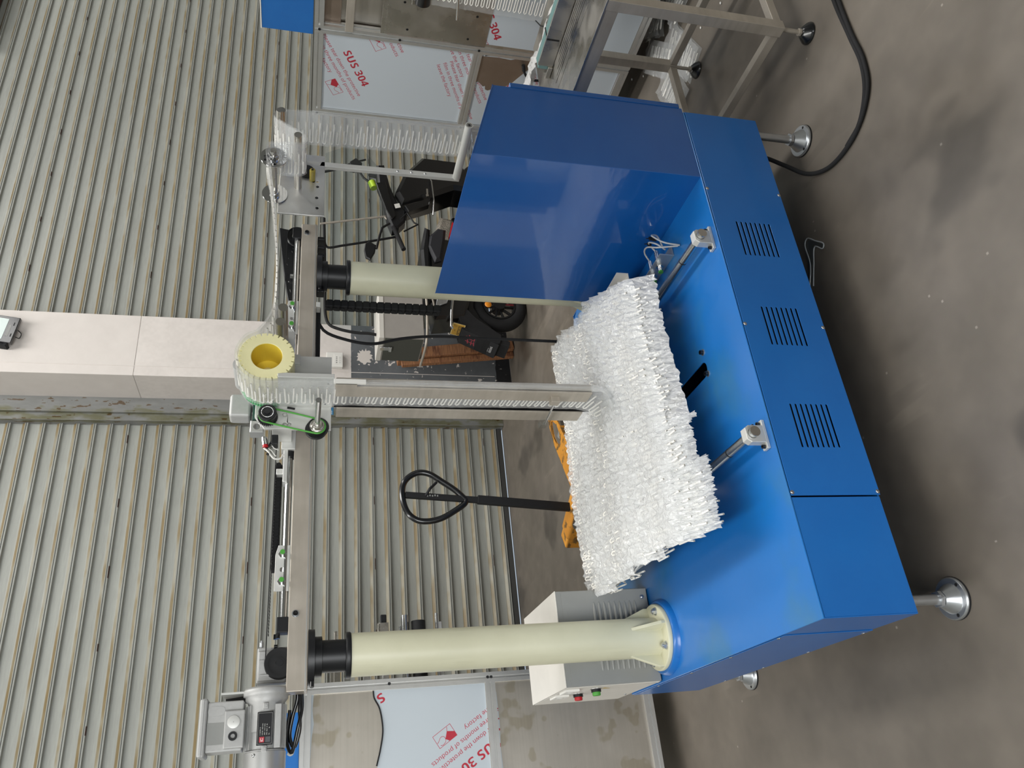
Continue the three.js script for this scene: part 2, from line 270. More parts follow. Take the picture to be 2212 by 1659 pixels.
{
  // cabinet body: sheet-metal shell, open inside
  const body = part(machine, 'cabinet', [
    bx(0, 0.003, 0.182, T - 0.004, -0.176, 0, 0.001), bx(0.003, 0.294, 0.182, T - 0.006, -0.003, 0, 0.001),
    bx(0, L, 0.182, 0.186, -D, -0.002, 0), bx(0.002, L, 0.186, T - 0.006, -D, -D + 0.003, 0.001), bx(L - 0.003, L, 0.182, T - 0.004, -D, 0, 0.001),
    bx(0.002, 0.006, 0.186, T - 0.004, -D, -0.176, 0)], M.blue);
  const top = part(body, 'table_top', ex('y', [[0, 0.001], [L, 0.001], [L, -1.12], [L - 0.03, -D + 0.01], [L - 0.06, -D], [0, -D]], T - 0.005, T, 0.0012,
    [[...Array.from({ length: 9 }, (_, i) => [0.79 + 0.024 * Math.cos(i / 8 * Math.PI), -0.245 + 0.024 * Math.sin(i / 8 * Math.PI)]), [0.766, -0.62], [0.814, -0.62]]]), M.blueTop, 'blue table top with scuffed paint and a long open slot');
  part(body, 'slot_shade_plate', [bx(0.75, 0.83, 0.2, 0.205, -0.65, -0.2, 0)], M.hole);  // black plate stands for the shade below the table slot
  const slots = [];
  for (const x of [0.428, 0.736, 1.043]) for (let i = 0; i < 8; i++) slots.push(slot(x, x + 0.126, 0.252 + i * 0.0156, 0.2575 + i * 0.0156));
  const fp = part(body, 'front_panel', ex('z', [[0.2975, 0.1795], [L, 0.1795], [L, 0.4365], [0.2975, 0.4365]], 0, 0.0022, 0.0006, slots), M.blue, 'blue front panel with three groups of ventilation slots');
  part(fp, 'interior_shade_sheet', [bx(0.31, L - 0.02, 0.19, 0.425, -0.03, -0.028, 0)], M.hole);  // black sheet stands for the dark inside behind the vent slots
  for (const x of [0.306, 0.8, 1.29]) for (const y of [0.4325, 0.1845]) screw(fp, [x, y, 0.0022], [0, 0, 1]);
  const sp = part(body, 'side_panel', ex('x', [[-0.178, 0.1795], [-0.178, 0.4355], [-D + 0.004, 0.4355], [-D + 0.004, 0.1795]], -0.002, 0.0002, 0.0005), M.blue);
  for (const z of [-0.212, -0.47, -0.727, -0.985]) for (const y of [0.4325, 0.1685 + 0.0155]) screw(sp, [-0.002, y, z], [-1, 0, 0]);
  // levelling feet
  for (const [x, z] of [[0.045, -0.07], [L - 0.045, -0.02], [0.03, -1.13], [L - 0.045, -1.13]]) {
    const f = part(machine, 'levelling_foot', [cy([x, 0.045, z], [x, 0.182, z], 0.0135, 20), hex([x, 0.044, z], [x, 0.054, z], 0.021)], M.zinc);
    part(f, 'foot_plate', [la([[0.004, 0.012], [0.05, 0.012], [0.05, 0.012], [0.053, 0.009], [0.053, 0.005], [0.053, 0.005], [0.002, 0.005]], [x, 0, z], [0, 1, 0], 36), la([[0.038, 0.012], [0.036, 0.016], [0.036, 0.016], [0.02, 0.042], [0.02, 0.042], [0.001, 0.044]], [x, 0, z], [0, 1, 0], 24)], M.zinc);
    part(f, 'rubber_pad', ring([x, 0, z], [x, 0.0052, z], 0.0535, 0.01, 36), M.rubber);
    for (const a of [0.9, 3.0, 5.1]) part(f, 'bolt_hole', cy([x + 0.043 * Math.cos(a), 0.0115, z + 0.043 * Math.sin(a)], [x + 0.043 * Math.cos(a), 0.0125, z + 0.043 * Math.sin(a)], 0.0045, 12), M.hole);
  }
}
// columns
function column(x, z, yTop) {
  const c = part(machine, 'column', [cy([x, T + 0.03, z], [x, yTop, z], 0.0625, 48)], M.cream);
  const fl = part(c, 'base_flange', [la([[0.001, 0], [0.104, 0], [0.104, 0], [0.105, 0.003], [0.105, 0.011], [0.102, 0.014], [0.102, 0.014], [0.001, 0.014]], [x, T + 0.018, z], [0, 1, 0], 48)], M.cream);
  part(c, 'weld_ring', [la([[0.001, 0], [0.121, 0], [0.121, 0], [0.118, 0.012], [0.112, 0.018], [0.112, 0.018], [0.001, 0.018]], [x, T, z], [0, 1, 0], 48)], M.blue, 'blue welded ring under the flange');
  for (let i = 0; i < 4; i++) {
    const a = 0.3 + i * Math.PI / 2, g = ex('z', [[0.055, 0.03], [0.102, 0.03], [0.102, 0.045], [0.062, 0.135], [0.055, 0.135]], -0.005, 0.005, 0.001);
    g.rotateY(a); g.translate(x, T, z); part(c, 'gusset', g, M.cream);
    const b = a + Math.PI / 4, px = x + 0.084 * Math.cos(b), pz = z - 0.084 * Math.sin(b);
    part(fl, 'bolt', [hex([px, T + 0.0325, pz], [px, T + 0.043, pz], 0.0105), cy([px, T + 0.032, pz], [px, T + 0.0345, pz], 0.013, 20), cy([px, T + 0.043, pz], [px, T + 0.047, pz], 0.006, 12)], M.zinc);
  }
  const h = part(c, 'head', [la([[0.001, 0], [0.064, 0], [0.064, 0], [0.066, 0.003], [0.066, 0.012], [0.064, 0.015], [0.064, 0.015], [0.046, 0.016], [0.046, 0.016], [0.046, 0.082], [0.046, 0.082], [0.057, 0.083], [0.057, 0.083], [0.057, 0.103], [0.057, 0.103], [0.078, 0.104], [0.078, 0.104], [0.078, 0.122], [0.078, 0.122], [0.001, 0.122]], [x, yTop, z], [0, 1, 0], 40)], M.black, 'black flanged column head');
  part(h, 'lock_screw', [cy([x - 0.07, yTop + 0.11, z + 0.03], [x - 0.088, yTop + 0.11, z + 0.035], 0.006, 12)], M.blackGloss);
  return c;
}
column(0.132, -0.855, 1.451); column(1.5, -0.855, 1.451);
// beam, guide rod, belt drive
const BZ = -0.85;
{
  const beam = part(machine, 'beam', [bx(0.035, 1.715, 1.573, 1.632, BZ - 0.03, BZ + 0.03, 0.003)], M.steelDull);
  part(beam, 'lower_edge_strip', [bx(0.034, 1.716, 1.578, 1.5815, BZ + 0.0295, BZ + 0.0308, 0)], M.alu);
  for (const x of [0.252, 1.672]) { capScrew(beam, [x, 1.612, BZ + 0.03], [0, 0, 1], 0.0075, 0.008); }
  for (const x of [0.05, 0.1, 0.2, 0.3, 0.42]) part(beam, 'slot_hole', bx(x, x + 0.008, 1.5725, 1.574, BZ + 0.012, BZ + 0.018, 0), M.hole);
  const rod = part(beam, 'guide_rod', cy([0.235, 1.646, BZ + 0.012], [1.655, 1.646, BZ + 0.012], 0.011, 24), M.rod);
  for (const [a, b] of [[0.2, 0.245], [1.645, 1.692]]) part(rod, 'rod_block', bx(a, b, 1.632, 1.664, BZ - 0.012, BZ + 0.03, 0.002), M.black);
  for (const x of [0.2, 0.17]) capScrew(rod, [x, 1.66, BZ - 0.02], [0, 1, 0], 0.006, 0.01, false);
  // belt drive
  const pl = [0.12, 1.652, BZ - 0.005], pr = [1.68, 1.647, BZ - 0.012];
  const dp = part(machine, 'drive_pulley', [la([[0.001, -0.016], [0.042, -0.016], [0.042, -0.016], [0.043, -0.013], [0.038, -0.012], [0.038, -0.012], [0.038, 0.012], [0.038, 0.012], [0.043, 0.013], [0.042, 0.016], [0.042, 0.016], [0.032, 0.016], [0.031, 0.0145], [0.016, 0.0145], [0.0155, 0.016], [0.001, 0.016]], pl, [0, 0, 1], 40)], M.blackMatt);
  part(dp, 'keyway', bx(pl[0] - 0.003, pl[0] + 0.003, pl[1] + 0.008, pl[1] + 0.0115, pl[2] + 0.0145, pl[2] + 0.0165, 0), M.hole);
  part(dp, 'shaft_end', cy([...pl.slice(0, 2), pl[2] + 0.012], [...pl.slice(0, 2), pl[2] + 0.0168], 0.0095, 20), M.black);
  const ip = part(machine, 'idler_pulley', [la([[0.02, -0.011], [0.038, -0.011], [0.038, -0.011], [0.035, -0.009], [0.035, 0.009], [0.038, 0.011], [0.038, 0.011], [0.024, 0.011], [0.02, 0.006], [0.02, -0.011]], pr, [0, 0, 1], 36)], M.black);
  part(ip, 'bearing', ring([...pr.slice(0, 2), pr[2] - 0.008], [...pr.slice(0, 2), pr[2] + 0.008], 0.02, 0.01, 24), M.chrome);
  const band = [], rl = 0.039, rp = 0.036, th = 0.0022;
  const outline = (o) => { const a = []; for (let i = 0; i <= 14; i++) { const t = Math.PI / 2 + Math.PI * i / 14; a.push([pl[0] + (rl + o) * Math.cos(t), pl[1] + (rl + o) * Math.sin(t)]); } for (let i = 0; i <= 14; i++) { const t = -Math.PI / 2 + Math.PI * i / 14; a.push([pr[0] + (rp + o) * Math.cos(t), pr[1] + (rp + o) * Math.sin(t)]); } return a; };
  const belt = part(machine, 'timing_belt', ex('z', outline(th), BZ - 0.017, BZ + 0.004, 0, [outline(0)]), M.rubber);
  for (let x = 0.2; x < 0.74; x += 0.0098) band.push(bx(x, x + 0.005, 1.6862 - (x - 0.2) * 0.004, 1.6886 - (x - 0.2) * 0.004, BZ - 0.017, BZ + 0.004, 0));
  const teeth = part(belt, 'belt_teeth', band, M.rubber); teeth.userData.kind = 'stuff';
  // sensor plates on the beam
  for (const x of [1.225, 0.322]) {
    const p = part(machine, 'sensor_plate', ex('z', [[x, 1.634], [x + 0.14, 1.634], [x + 0.14, 1.668], [x + 0.11, 1.676], [x, 1.676]], BZ + 0.018, BZ + 0.022, 0.0005, [circ(x + 0.065, 1.655, 0.0075)]), M.aluLight);
    for (const dx of [0.028, 0.112]) {
      const s = part(p, 'sensor', [cy([x + dx, 1.655, BZ - 0.02], [x + dx, 1.655, BZ + 0.045], 0.0075, 18), hex([x + dx, 1.655, BZ + 0.022], [x + dx, 1.655, BZ + 0.027], 0.0125)], M.chrome);
      part(p, 'sensor_tip', cy([x + dx, 1.655, BZ + 0.045], [x + dx, 1.655, BZ + 0.0495], 0.0072, 18), M.green, 'green sensor face');
    }
  }
  // drag chain: flat run on the left, rising loop on the right
  const ch = part(machine, 'cable_chain', [bx(0.43, 0.74, 1.684, 1.688, BZ - 0.06, BZ - 0.03, 0)], M.blackMatt, 'black cable chain behind the beam');
  for (let i = 0; i < 15; i++) { const x = 0.4 + i * 0.0235; part(ch, 'chain_link', [bx(x, x + 0.0215, 1.668, 1.69, BZ - 0.066, BZ - 0.025, 0.004), cy([x + 0.018, 1.679, BZ - 0.024], [x + 0.018, 1.679, BZ - 0.022], 0.008, 14)], M.blackMatt); }
  const guard = part(machine, 'dark_band', [ex('z', [[1.235, 1.634], [1.73, 1.634], [1.745, 1.716], [1.66, 1.708], [1.55, 1.694], [1.45, 1.68], [1.35, 1.662], [1.28, 1.645]], BZ - 0.075, BZ - 0.04, 0.002)], M.black, 'dark tapering band behind the beam with pale marks');
  for (let i = 0; i < 16; i++) { const x = rr(1.36, 1.7), top = 1.645 + (x - 1.3) * 0.14, y = rr(1.642, top), s = rr(0.004, 0.012), a = rr(0, 1); part(guard, 'pale_mark', ex('z', a > 0.4 ? [[x, y], [x + s * 1.3, y + s * 0.5], [x + s * 1.25, y + s * 0.62]] : [[x, y], [x + s * 0.8, y + s * 0.2], [x + s * 0.3, y + s * 0.6]], BZ - 0.041, BZ - 0.0396), M.castGrey); }  // pale marks on the dark band, as flat grey pieces
  part(machine, 'cover_bracket', [bx(1.5, 1.507, 1.634, 1.668, BZ - 0.03, BZ - 0.012, 0.001)], M.alu);
  // cable chain hanging beside the right column
  const hc = part(machine, 'hanging_chain', [bx(1.40, 1.425, 1.1, 1.54, -0.93, -0.9, 0.002)], M.blackMatt, 'black chain links hanging beside the right column');
  for (let i = 0; i < 16; i++) { const y = 1.105 + i * 0.027; part(hc, 'chain_link', [bx(1.397, 1.428, y, y + 0.0245, -0.932, -0.896, 0.004), cy([1.396, y + 0.02, -0.914], [1.394, y + 0.02, -0.914], 0.009, 14)], M.blackMatt); }
  part(machine, 'chain_clamp', bx(1.34, 1.36, 1.558, 1.572, -0.86, -0.82, 0.001), M.aluLight);
  part(machine, 'black_edging_tube', [tb([[1.33, 1.565, -0.9], [1.3, 1.54, -0.92], [1.285, 1.46, -0.95], [1.29, 1.36, -0.98], [1.33, 1.25, -1.0], [1.36, 1.12, -1.02], [1.38, 0.9, -1.05], [1.38, T + 0.004, -1.05]], 0.006, 60, 8)], M.rubber);  // traces the black border of the scooter canopy beyond the beam
  part(machine, 'under_beam_rail', [bx(1.05, 1.38, 1.555, 1.572, BZ - 0.055, BZ - 0.032, 0.004)], M.blackMatt);
  part(machine, 'under_beam_clips', Array.from({ length: 7 }, (_, i) => bx(1.42 + i * 0.04, 1.435 + i * 0.04, 1.545, 1.572, BZ - 0.03, BZ + 0.01, 0.003)), M.black);
}
// gear motor on the left end of the beam
{
  const z = -0.865, gm = part(machine, 'gear_motor', [cy([0.012, 1.683, z], [-0.108, 1.683, z], 0.046, 40), cy([-0.108, 1.683, z], [-0.112, 1.683, z], 0.054, 40)], M.castGrey, 'light grey finned electric motor');
  for (let i = 0; i < 26; i++) { const a = (i / 26) * 6.2832, c = Math.cos(a), s = Math.sin(a); if (s > 0.72) continue; const g = bx(-0.105, 0.008, 0.044, 0.0555, -0.0014, 0.0014, 0); g.rotateX(a); g.translate(0, 1.683, z); part(gm, 'cooling_fin', g, M.castGrey); }
  part(gm, 'foot_bar', [bx(-0.106, 0.006, 1.641, 1.658, z + 0.046, z + 0.058, 0.002)], M.castGrey);
  part(gm, 'end_bell', la([[0.05, -0.116], [0.05, -0.04], [0.058, -0.03], [0.058, -0.022], [0.064, -0.02], [0.064, -0.008], [0.06, 0], [0.001, 0]], [0.055, 1.683, z], [1, 0, 0], 40).translate(0, 0, 0), M.castGrey);
  part(gm, 'fan_cowl', la([[0.0565, 0], [0.0565, 0.14], [0.05, 0.156], [0.001, 0.158]], [-0.112, 1.683, z], [-1, 0, 0], 40), M.alu);
  for (const a of [0.5, 2.2]) { const y = 1.683 + 0.0565 * Math.sin(a), zz = z + 0.0565 * Math.cos(a); screw(gm, [-0.12, y, zz], [0, Math.sin(a), Math.cos(a)], 0.004); }
  // terminal box
  const tbx = part(gm, 'terminal_box', [bx(-0.104, 0.024, 1.742, 1.836, z - 0.05, z + 0.036, 0.004), bx(-0.098, -0.002, 1.737, 1.79, z + 0.03, z + 0.048, 0.004)], M.castGrey);
  part(tbx, 'box_lid', [bx(-0.114, 0.034, 1.836, 1.856, z - 0.056, z + 0.042, 0.006), bx(-0.112, 0.032, 1.8455, 1.8475, z - 0.058, z + 0.044, 0)], M.castGrey);
  part(tbx, 'box_recess', [bx(-0.085, -0.03, 1.79, 1.835, z + 0.0355, z + 0.0368, 0)], M.greyPaint);
  part(tbx, 'blank_plug', la([[0.001, 0], [0.0165, 0], [0.0165, 0.003], [0.001, 0.003]], [-0.032, 1.766, z + 0.048], [0, 0, 1], 24), M.aluLight);
  part(tbx, 'cable_gland', ring([-0.068, 1.766, z + 0.048], [-0.068, 1.766, z + 0.053], 0.0115, 0.006, 24), M.black);
  part(tbx, 'box_emboss', ex('z', [...slot(-0.012, 0.012, 1.79, 1.835)], z + 0.036, z + 0.0372), M.castGrey);
  const plate = std({ map: canvasTex(512, 256, (c, w, h) => {
    c.fillStyle = '#17171a'; c.fillRect(0, 0, w, h); c.strokeStyle = '#c9c9c4'; c.lineWidth = 3; c.strokeRect(14, 14, w - 28, h - 28); c.fillStyle = '#d2d2cc'; c.font = 'bold 19px sans-serif';
    ['3~ MOTOR  Y2', '0.37 kW   1400 r/min', '380 V   1.12 A   50 Hz', 'IP55   INS.F   S1   B5', 'No.              kg'].forEach((s, i) => c.fillText(s, 150, 60 + i * 36));
    c.fillStyle = '#b53a44'; c.fillRect(36, 40, 86, 82); c.fillStyle = '#eee'; c.fillRect(54, 62, 12, 40); c.fillRect(72, 62, 30, 8); c.fillRect(72, 94, 30, 8); c.fillStyle = '#55565a'; c.fillRect(36, 140, 86, 80);
  }), roughness: 0.4 });
  const g = new THREE.PlaneGeometry(0.082, 0.041, 1, 1), solid = bx(-0.097, -0.013, 1.662, 1.704, z + 0.05, z + 0.0575, 0.001);
  const pb = part(gm, 'plate_backing', solid, M.black); g.translate(-0.055, 1.683, z + 0.0579); part(pb, 'rating_plate', g, plate, 'black rating plate with white lettering and a red square', true);
  for (const x of [-0.106, 0.002]) part(gm, 'plate_lug', [bx(x - 0.008, x + 0.008, 1.676, 1.69, z + 0.044, z + 0.06, 0.002), cy([x, 1.683, z + 0.06], [x, 1.683, z + 0.064], 0.004, 10)], M.castGrey);
  // gearbox and its bracket
  const gb = part(machine, 'gearbox', [bx(0.072, 0.172, 1.632, 1.716, z - 0.065, z - 0.018, 0.004), bx(0.078, 0.16, 1.64, 1.712, z - 0.02, z - 0.008, 0.003)], M.castGrey);
  part(gb, 'gearbox_web', [bx(0.09, 0.094, 1.65, 1.706, z - 0.01, z - 0.002, 0), bx(0.13, 0.134, 1.69, 1.71, z - 0.01, z - 0.002, 0)], M.castGrey);
  part(gb, 'bolt', [hex([0.178, 1.706, z - 0.04], [0.19, 1.706, z - 0.04], 0.007), cy([0.172, 1.706, z - 0.04], [0.196, 1.706, z - 0.04], 0.004, 10)], M.zinc);
  part(gb, 'mount_plate', [bx(0.045, 0.051, 1.63, 1.806, z - 0.09, z + 0.005, 0.001)], M.aluLight);
  part(gb, 'stiffener', ex('x', [[z - 0.09, 1.63], [z - 0.02, 1.63], [z - 0.02, 1.7], [z - 0.08, 1.8], [z - 0.09, 1.8]], 0.03, 0.045, 0.001), M.black);
  for (const [y, dz] of [[1.655, 0.0], [1.648, 0.012]]) part(gb, 'cap_screw', [cy([0.19, y + 0.012, z + dz], [0.204, y + 0.012, z + dz], 0.006, 14)], M.blackGloss);
  // cables under the beam end
  part(machine, 'motor_cable', [tb([[0.05, 1.6, -0.9], [0.025, 1.6, -0.905], [-0.02, 1.612, -0.92], [-0.07, 1.618, -0.93], [-0.1, 1.606, -0.93], [-0.06, 1.592, -0.92], [0, 1.592, -0.905], [0.05, 1.592, -0.9]], 0.0055, 60, 8), tb([[0.05, 1.588, -0.89], [0.0, 1.586, -0.895], [-0.05, 1.596, -0.9], [-0.115, 1.613, -0.925], [-0.08, 1.626, -0.93], [0, 1.62, -0.92]], 0.005, 50, 8)], M.blackGloss);
  part(machine, 'cable_sleeve', tb([[-0.1, 1.607, -0.928], [-0.116, 1.613, -0.93], [-0.112, 1.622, -0.93]], 0.0058, 16, 8), M.white);
}
// blue hood over the right end of the table
{
  const h = part(machine, 'hood', [ex('z', [[1.338, T], [L + 0.018, T], [L + 0.018, 1.075], [1.338, 1.16]], -0.695, 0.0, 0.0015)], M.blueGuard, 'tall glossy blue sheet-metal hood');
  part(h, 'hinge_strip', [bx(L + 0.016, L + 0.034, 0.452, 1.02, -0.012, 0.003, 0.002)], M.blueGuard);
  part(h, 'top_flange', turn(bx(1.338, 1.645, 1.158, 1.1605, -0.695, 0.001, 0.0005), [1.338, 1.16, 0], [0, 0, 1], -Math.atan2(0.085, 0.294)), M.blueGuard);
}
// tray on two guide rods
{
  for (const x of [0.475, 1.118]) {
    const r = part(machine, 'tray_rod', cy([x, T + 0.043, -1.12], [x, T + 0.043, -0.006], 0.0125, 28), M.rod);
    part(r, 'rod_joint', ring([x, T + 0.043, -0.145], [x, T + 0.043, -0.141], 0.0129, 0.0122, 28), M.aluDark);
    part(r, 'rod_end', cy([x, T + 0.043, -0.006], [x, T + 0.043, -0.003], 0.0142, 28), M.rod);
    for (const z of [-0.03, -1.1]) {
      const b = part(r, 'rod_bracket', [bx(x - 0.04, x + 0.04, T, T + 0.009, z - 0.012, z + 0.012, 0.0015), ex('z', [[x - 0.024, T + 0.009], [x + 0.024, T + 0.009], [x + 0.024, T + 0.05], [x + 0.016, T + 0.062], [x - 0.016, T + 0.062], [x - 0.024, T + 0.05]], z - 0.012, z + 0.012, 0.0015, [circ(x, T + 0.043, 0.0128)])], M.aluLight);
    }
    for (const dx of [-0.032, 0.032]) capScrew(r, [x + dx, T + 0.009, -0.03], [0, 1, 0], 0.0055, 0.008, false);
    capScrew(r, [x + 0.025, T + 0.03, -0.03], [1, 0, 0], 0.004, 0.005, false);
  }
  for (const [x, z] of [[0.84, -0.222], [0.767, -0.222]]) capScrew(machine, [x, T, z], [0, 1, 0], 0.007, 0.011);
  const y = 0.532, x0 = 0.335, x1 = 1.27, z0 = -1.03, z1 = -0.42;
  const tray = part(machine, 'tray', [bx(x0, x1, y, y + 0.003, z0, z1, 0.001)], M.beige, 'off-white sheet tray under the straw strips');
  part(tray, 'back_lip', ex('x', [[z0, y], [z0 + 0.003, y], [z0 + 0.003, 0.58], [z0 - 0.04, 0.595], [z0 - 0.042, 0.592], [z0, 0.577]], 0.42, 1.3, 0.0005), M.beige);
  part(tray, 'side_lip', ex('z', [[x0, y], [x0, 0.565], [x0 - 0.003, 0.565], [x0 - 0.003, y]], z0, z1, 0), M.beige);
  part(tray, 'side_lip', ex('z', [[x1, y], [x1, 0.575], [x1 + 0.003, 0.575], [x1 + 0.003, y]], z0 + 0.05, z1, 0), M.beige);
  for (const x of [0.475, 1.118]) for (const z of [-0.42, -0.95]) part(tray, 'slide_block', bx(x - 0.022, x + 0.022, T + 0.024, y, z - 0.03, z + 0.03, 0.002), M.aluLight);
  // sensor bracket beside the hood
  const b = part(machine, 'sensor_bracket', [ex('x', [[-0.44, T], [-0.25, T], [-0.25, T + 0.052], [-0.44, T + 0.052]], 1.228, 1.231, 0.0006, [circ(-0.405, T + 0.028, 0.0085)]), bx(1.231, 1.27, T + 0.001, T + 0.004, -0.44, -0.25, 0.0005), bx(1.252, 1.256, T + 0.004, T + 0.05, -0.44, -0.42, 0.0005), bx(1.228, 1.256, T + 0.049, T + 0.052, -0.44, -0.425, 0.0005)], M.alu);
  for (const z of [-0.365, -0.31]) {
    part(b, 'sensor', [cy([1.205, T + 0.028, z], [1.285, T + 0.028, z], 0.0085, 20), hex([1.222, T + 0.028, z], [1.227, T + 0.028, z], 0.0135), hex([1.232, T + 0.028, z], [1.237, T + 0.028, z], 0.0135)], M.chrome);
    part(b, 'sensor_tip', cy([1.2, T + 0.028, z], [1.205, T + 0.028, z], 0.0082, 20), M.green, 'green sensor face');
  }
  part(b, 'sensor_cable', [tb([[1.285, T + 0.028, -0.31], [1.3, T + 0.05, -0.3], [1.29, T + 0.07, -0.27], [1.26, T + 0.06, -0.24], [1.25, T + 0.03, -0.25], [1.28, T + 0.02, -0.275], [1.31, T + 0.04, -0.26], [1.29, T + 0.075, -0.235], [1.25, T + 0.05, -0.215], [1.23, T + 0.003, -0.2]], 0.003, 90, 6), tb([[1.285, T + 0.028, -0.365], [1.3, T + 0.055, -0.34], [1.285, T + 0.07, -0.29], [1.255, T + 0.055, -0.25], [1.235, T + 0.003, -0.21]], 0.003, 50, 6)], M.wire);
  for (const p of [[1.29, T + 0.073, -0.25], [1.275, T + 0.07, -0.235], [1.3, T + 0.06, -0.29]]) part(b, 'cable_tie', [bx(p[0] - 0.006, p[0] + 0.006, p[1] - 0.008, p[1] + 0.006, p[2] - 0.003, p[2] + 0.003, 0.001), cy(p, [p[0] - 0.004, p[1] + 0.018, p[2] + 0.004], 0.0015, 6)], M.blackMatt);
  for (const [x, z] of [[1.16, -0.21], [1.175, -0.245]]) part(machine, 'drill_hole', cy([x, T - 0.0005, z], [x, T + 0.0004, z], 0.003, 12), M.hole);
}
// ---------- U-shaped white straws welded into clear film ----------
function filmMat(bumpTex, scale, white = 0.25, rg = 0.1) { return phy({ color: 0xf6f7f7, roughness: rg, transmission: 1 - white, thickness: 0, ior: 1.5, side: THREE.DoubleSide, bumpMap: bumpTex, bumpScale: scale }); }
const crinkle = tex(512, 512, (u, v) => { const a = fbm(u, v, 9, 9, 4, 81), b = Math.abs(fbm(u, v, 14, 14, 3, 82) - 0.5) * 2, c = Math.abs(fbm(u, v, 26, 22, 2, 83) - 0.5) * 2; return 255 * Math.min(1, 0.45 * a + 0.5 * (1 - b) * 0.8 + 0.3 * (1 - c)); }, 0.22, 0.22, false);
M.film = filmMat(crinkle, 0.0025, 0.22, 0.1);
M.filmPile = filmMat(crinkle, 0.006, 0.45, 0.12);
const STRAW = (() => { // long leg, bend, short leg; lies in the x-z plane, bend towards -z
  const p = []; for (const z of [0.052, 0.03, 0, -0.025, -0.041]) p.push(V(0, 0, z));
  for (let i = 1; i < 5; i++) { const t = Math.PI * i / 5; p.push(V(-0.0055 + 0.0055 * Math.cos(t), 0, -0.043 - 0.0055 * Math.sin(t))); }
  for (const z of [-0.041, -0.02, 0.0, 0.017]) p.push(V(-0.0105, 0, z));
  const g = new THREE.TubeGeometry(new THREE.CatmullRomCurve3(p, false, 'centripetal'), 20, 0.0029, 6); boxUV(g); return g;
})();
const STRAW_RIBBED = (() => { const g = STRAW.clone(), p = g.attributes.position; for (let i = 0; i < p.count; i++) { const z = p.getZ(i), x = p.getX(i); if (x > -0.004 && z > 0) { } } return g; })();
function strawAt(parent, pos, mtx) { const m = shade(new THREE.Mesh(STRAW, M.paper)); m.name = 'straw'; m.applyMatrix4(mtx); const w = world(parent); m.position.sub(w); parent.add(m); return m; }
function ribbon(pts, z0, z1, n, wz, amp, s, off) { // a film swept along points in the x-y plane
  const c = new THREE.CatmullRomCurve3(pts.map((p) => V(p[0], p[1], 0)), false, 'centripetal'), len = c.getLength(), pos = [], uv = [], idx = [];
  for (let i = 0; i <= n; i++) {
    const t = i / n, p = c.getPointAt(t), d = c.getTangentAt(t), nx = -d.y, ny = d.x;
    for (let j = 0; j <= wz; j++) { const w = j / wz, e = off + amp * (fbm(t * len * 12 % 97 / 97, w, 97, 5, 2, s) - 0.5); pos.push(p.x + nx * e, p.y + ny * e, z0 + (z1 - z0) * w + amp * 0.6 * (hash(i, j, s) - 0.5)); uv.push(t * len, w * (z1 - z0)); }
  }
  for (let i = 0; i < n; i++) for (let j = 0; j < wz; j++) { const a = i * (wz + 1) + j, b = a + wz + 1; idx.push(a, b, a + 1, b, b + 1, a + 1); }
  const g = new THREE.BufferGeometry(); g.setAttribute('position', new THREE.Float32BufferAttribute(pos, 3)); g.setAttribute('uv', new THREE.Float32BufferAttribute(uv, 2)); g.setIndex(idx); g.computeVertexNormals(); return { g, c, len };
}
const PIT = 0.0246;
{
  const path = [[2.02, 0.74], [1.99, 0.98], [1.978, 1.3], [1.966, 1.66], [1.962, 1.708], [1.95, 1.73], [1.932, 1.733], [1.915, 1.72], [1.862, 1.643], [1.842, 1.626], [1.82, 1.624], [1.808, 1.645], [1.803, 1.71], [1.795, 1.745], [1.775, 1.753], [1.74, 1.746], [1.55, 1.722], [1.36, 1.704], [1.2, 1.7], [1.1, 1.708]];
  for (let i = 0; i <= 10; i++) { const a = 0.35 + (Math.PI - 0.35) * i / 10; path.push([0.947 + 0.087 * Math.cos(a), 1.716 + 0.087 * Math.sin(a)]); }
  path.push([0.862, 1.6], [0.864, 1.45], [0.866, 1.2], [0.868, 0.95], [0.868, 0.75], [0.866, 0.69], [0.85, 0.655], [0.81, 0.635], [0.74, 0.625], [0.66, 0.618]);
  const s = thing('straw_strip', 'long clear film strip of white U-shaped straws running over the rollers and down the chute', 'strip', [0.95, 0, -0.58]);
  const a = ribbon(path, -0.5, -0.662, 330, 6, 0.004, 91, 0.0036), b = ribbon(path, -0.5, -0.662, 330, 6, 0.004, 92, -0.0036);
  part(s, 'film', [a.g, b.g], M.film, 'crinkled clear film', true);
  const n = Math.floor(a.len / PIT), mt = new THREE.Matrix4();
  for (let i = 1; i < n; i++) {
    const t = i * PIT / a.len, p = a.c.getPointAt(t), d = a.c.getTangentAt(t), nn = V(-d.y, d.x, 0);
    mt.makeBasis(d.clone().multiplyScalar(-1), nn.clone().multiplyScalar(-1), V(0, 0, 1));
    const q = new THREE.Matrix4().makeRotationY(rr(-0.04, 0.04) + (p.x < 0.9 && p.y < 1.45 ? -0.1 - 0.12 * (1.45 - p.y) : 0));
    strawAt(s, p, new THREE.Matrix4().makeTranslation(p.x, p.y, -0.604 + rr(-0.003, 0.003)).multiply(mt).multiply(q));
  }
}
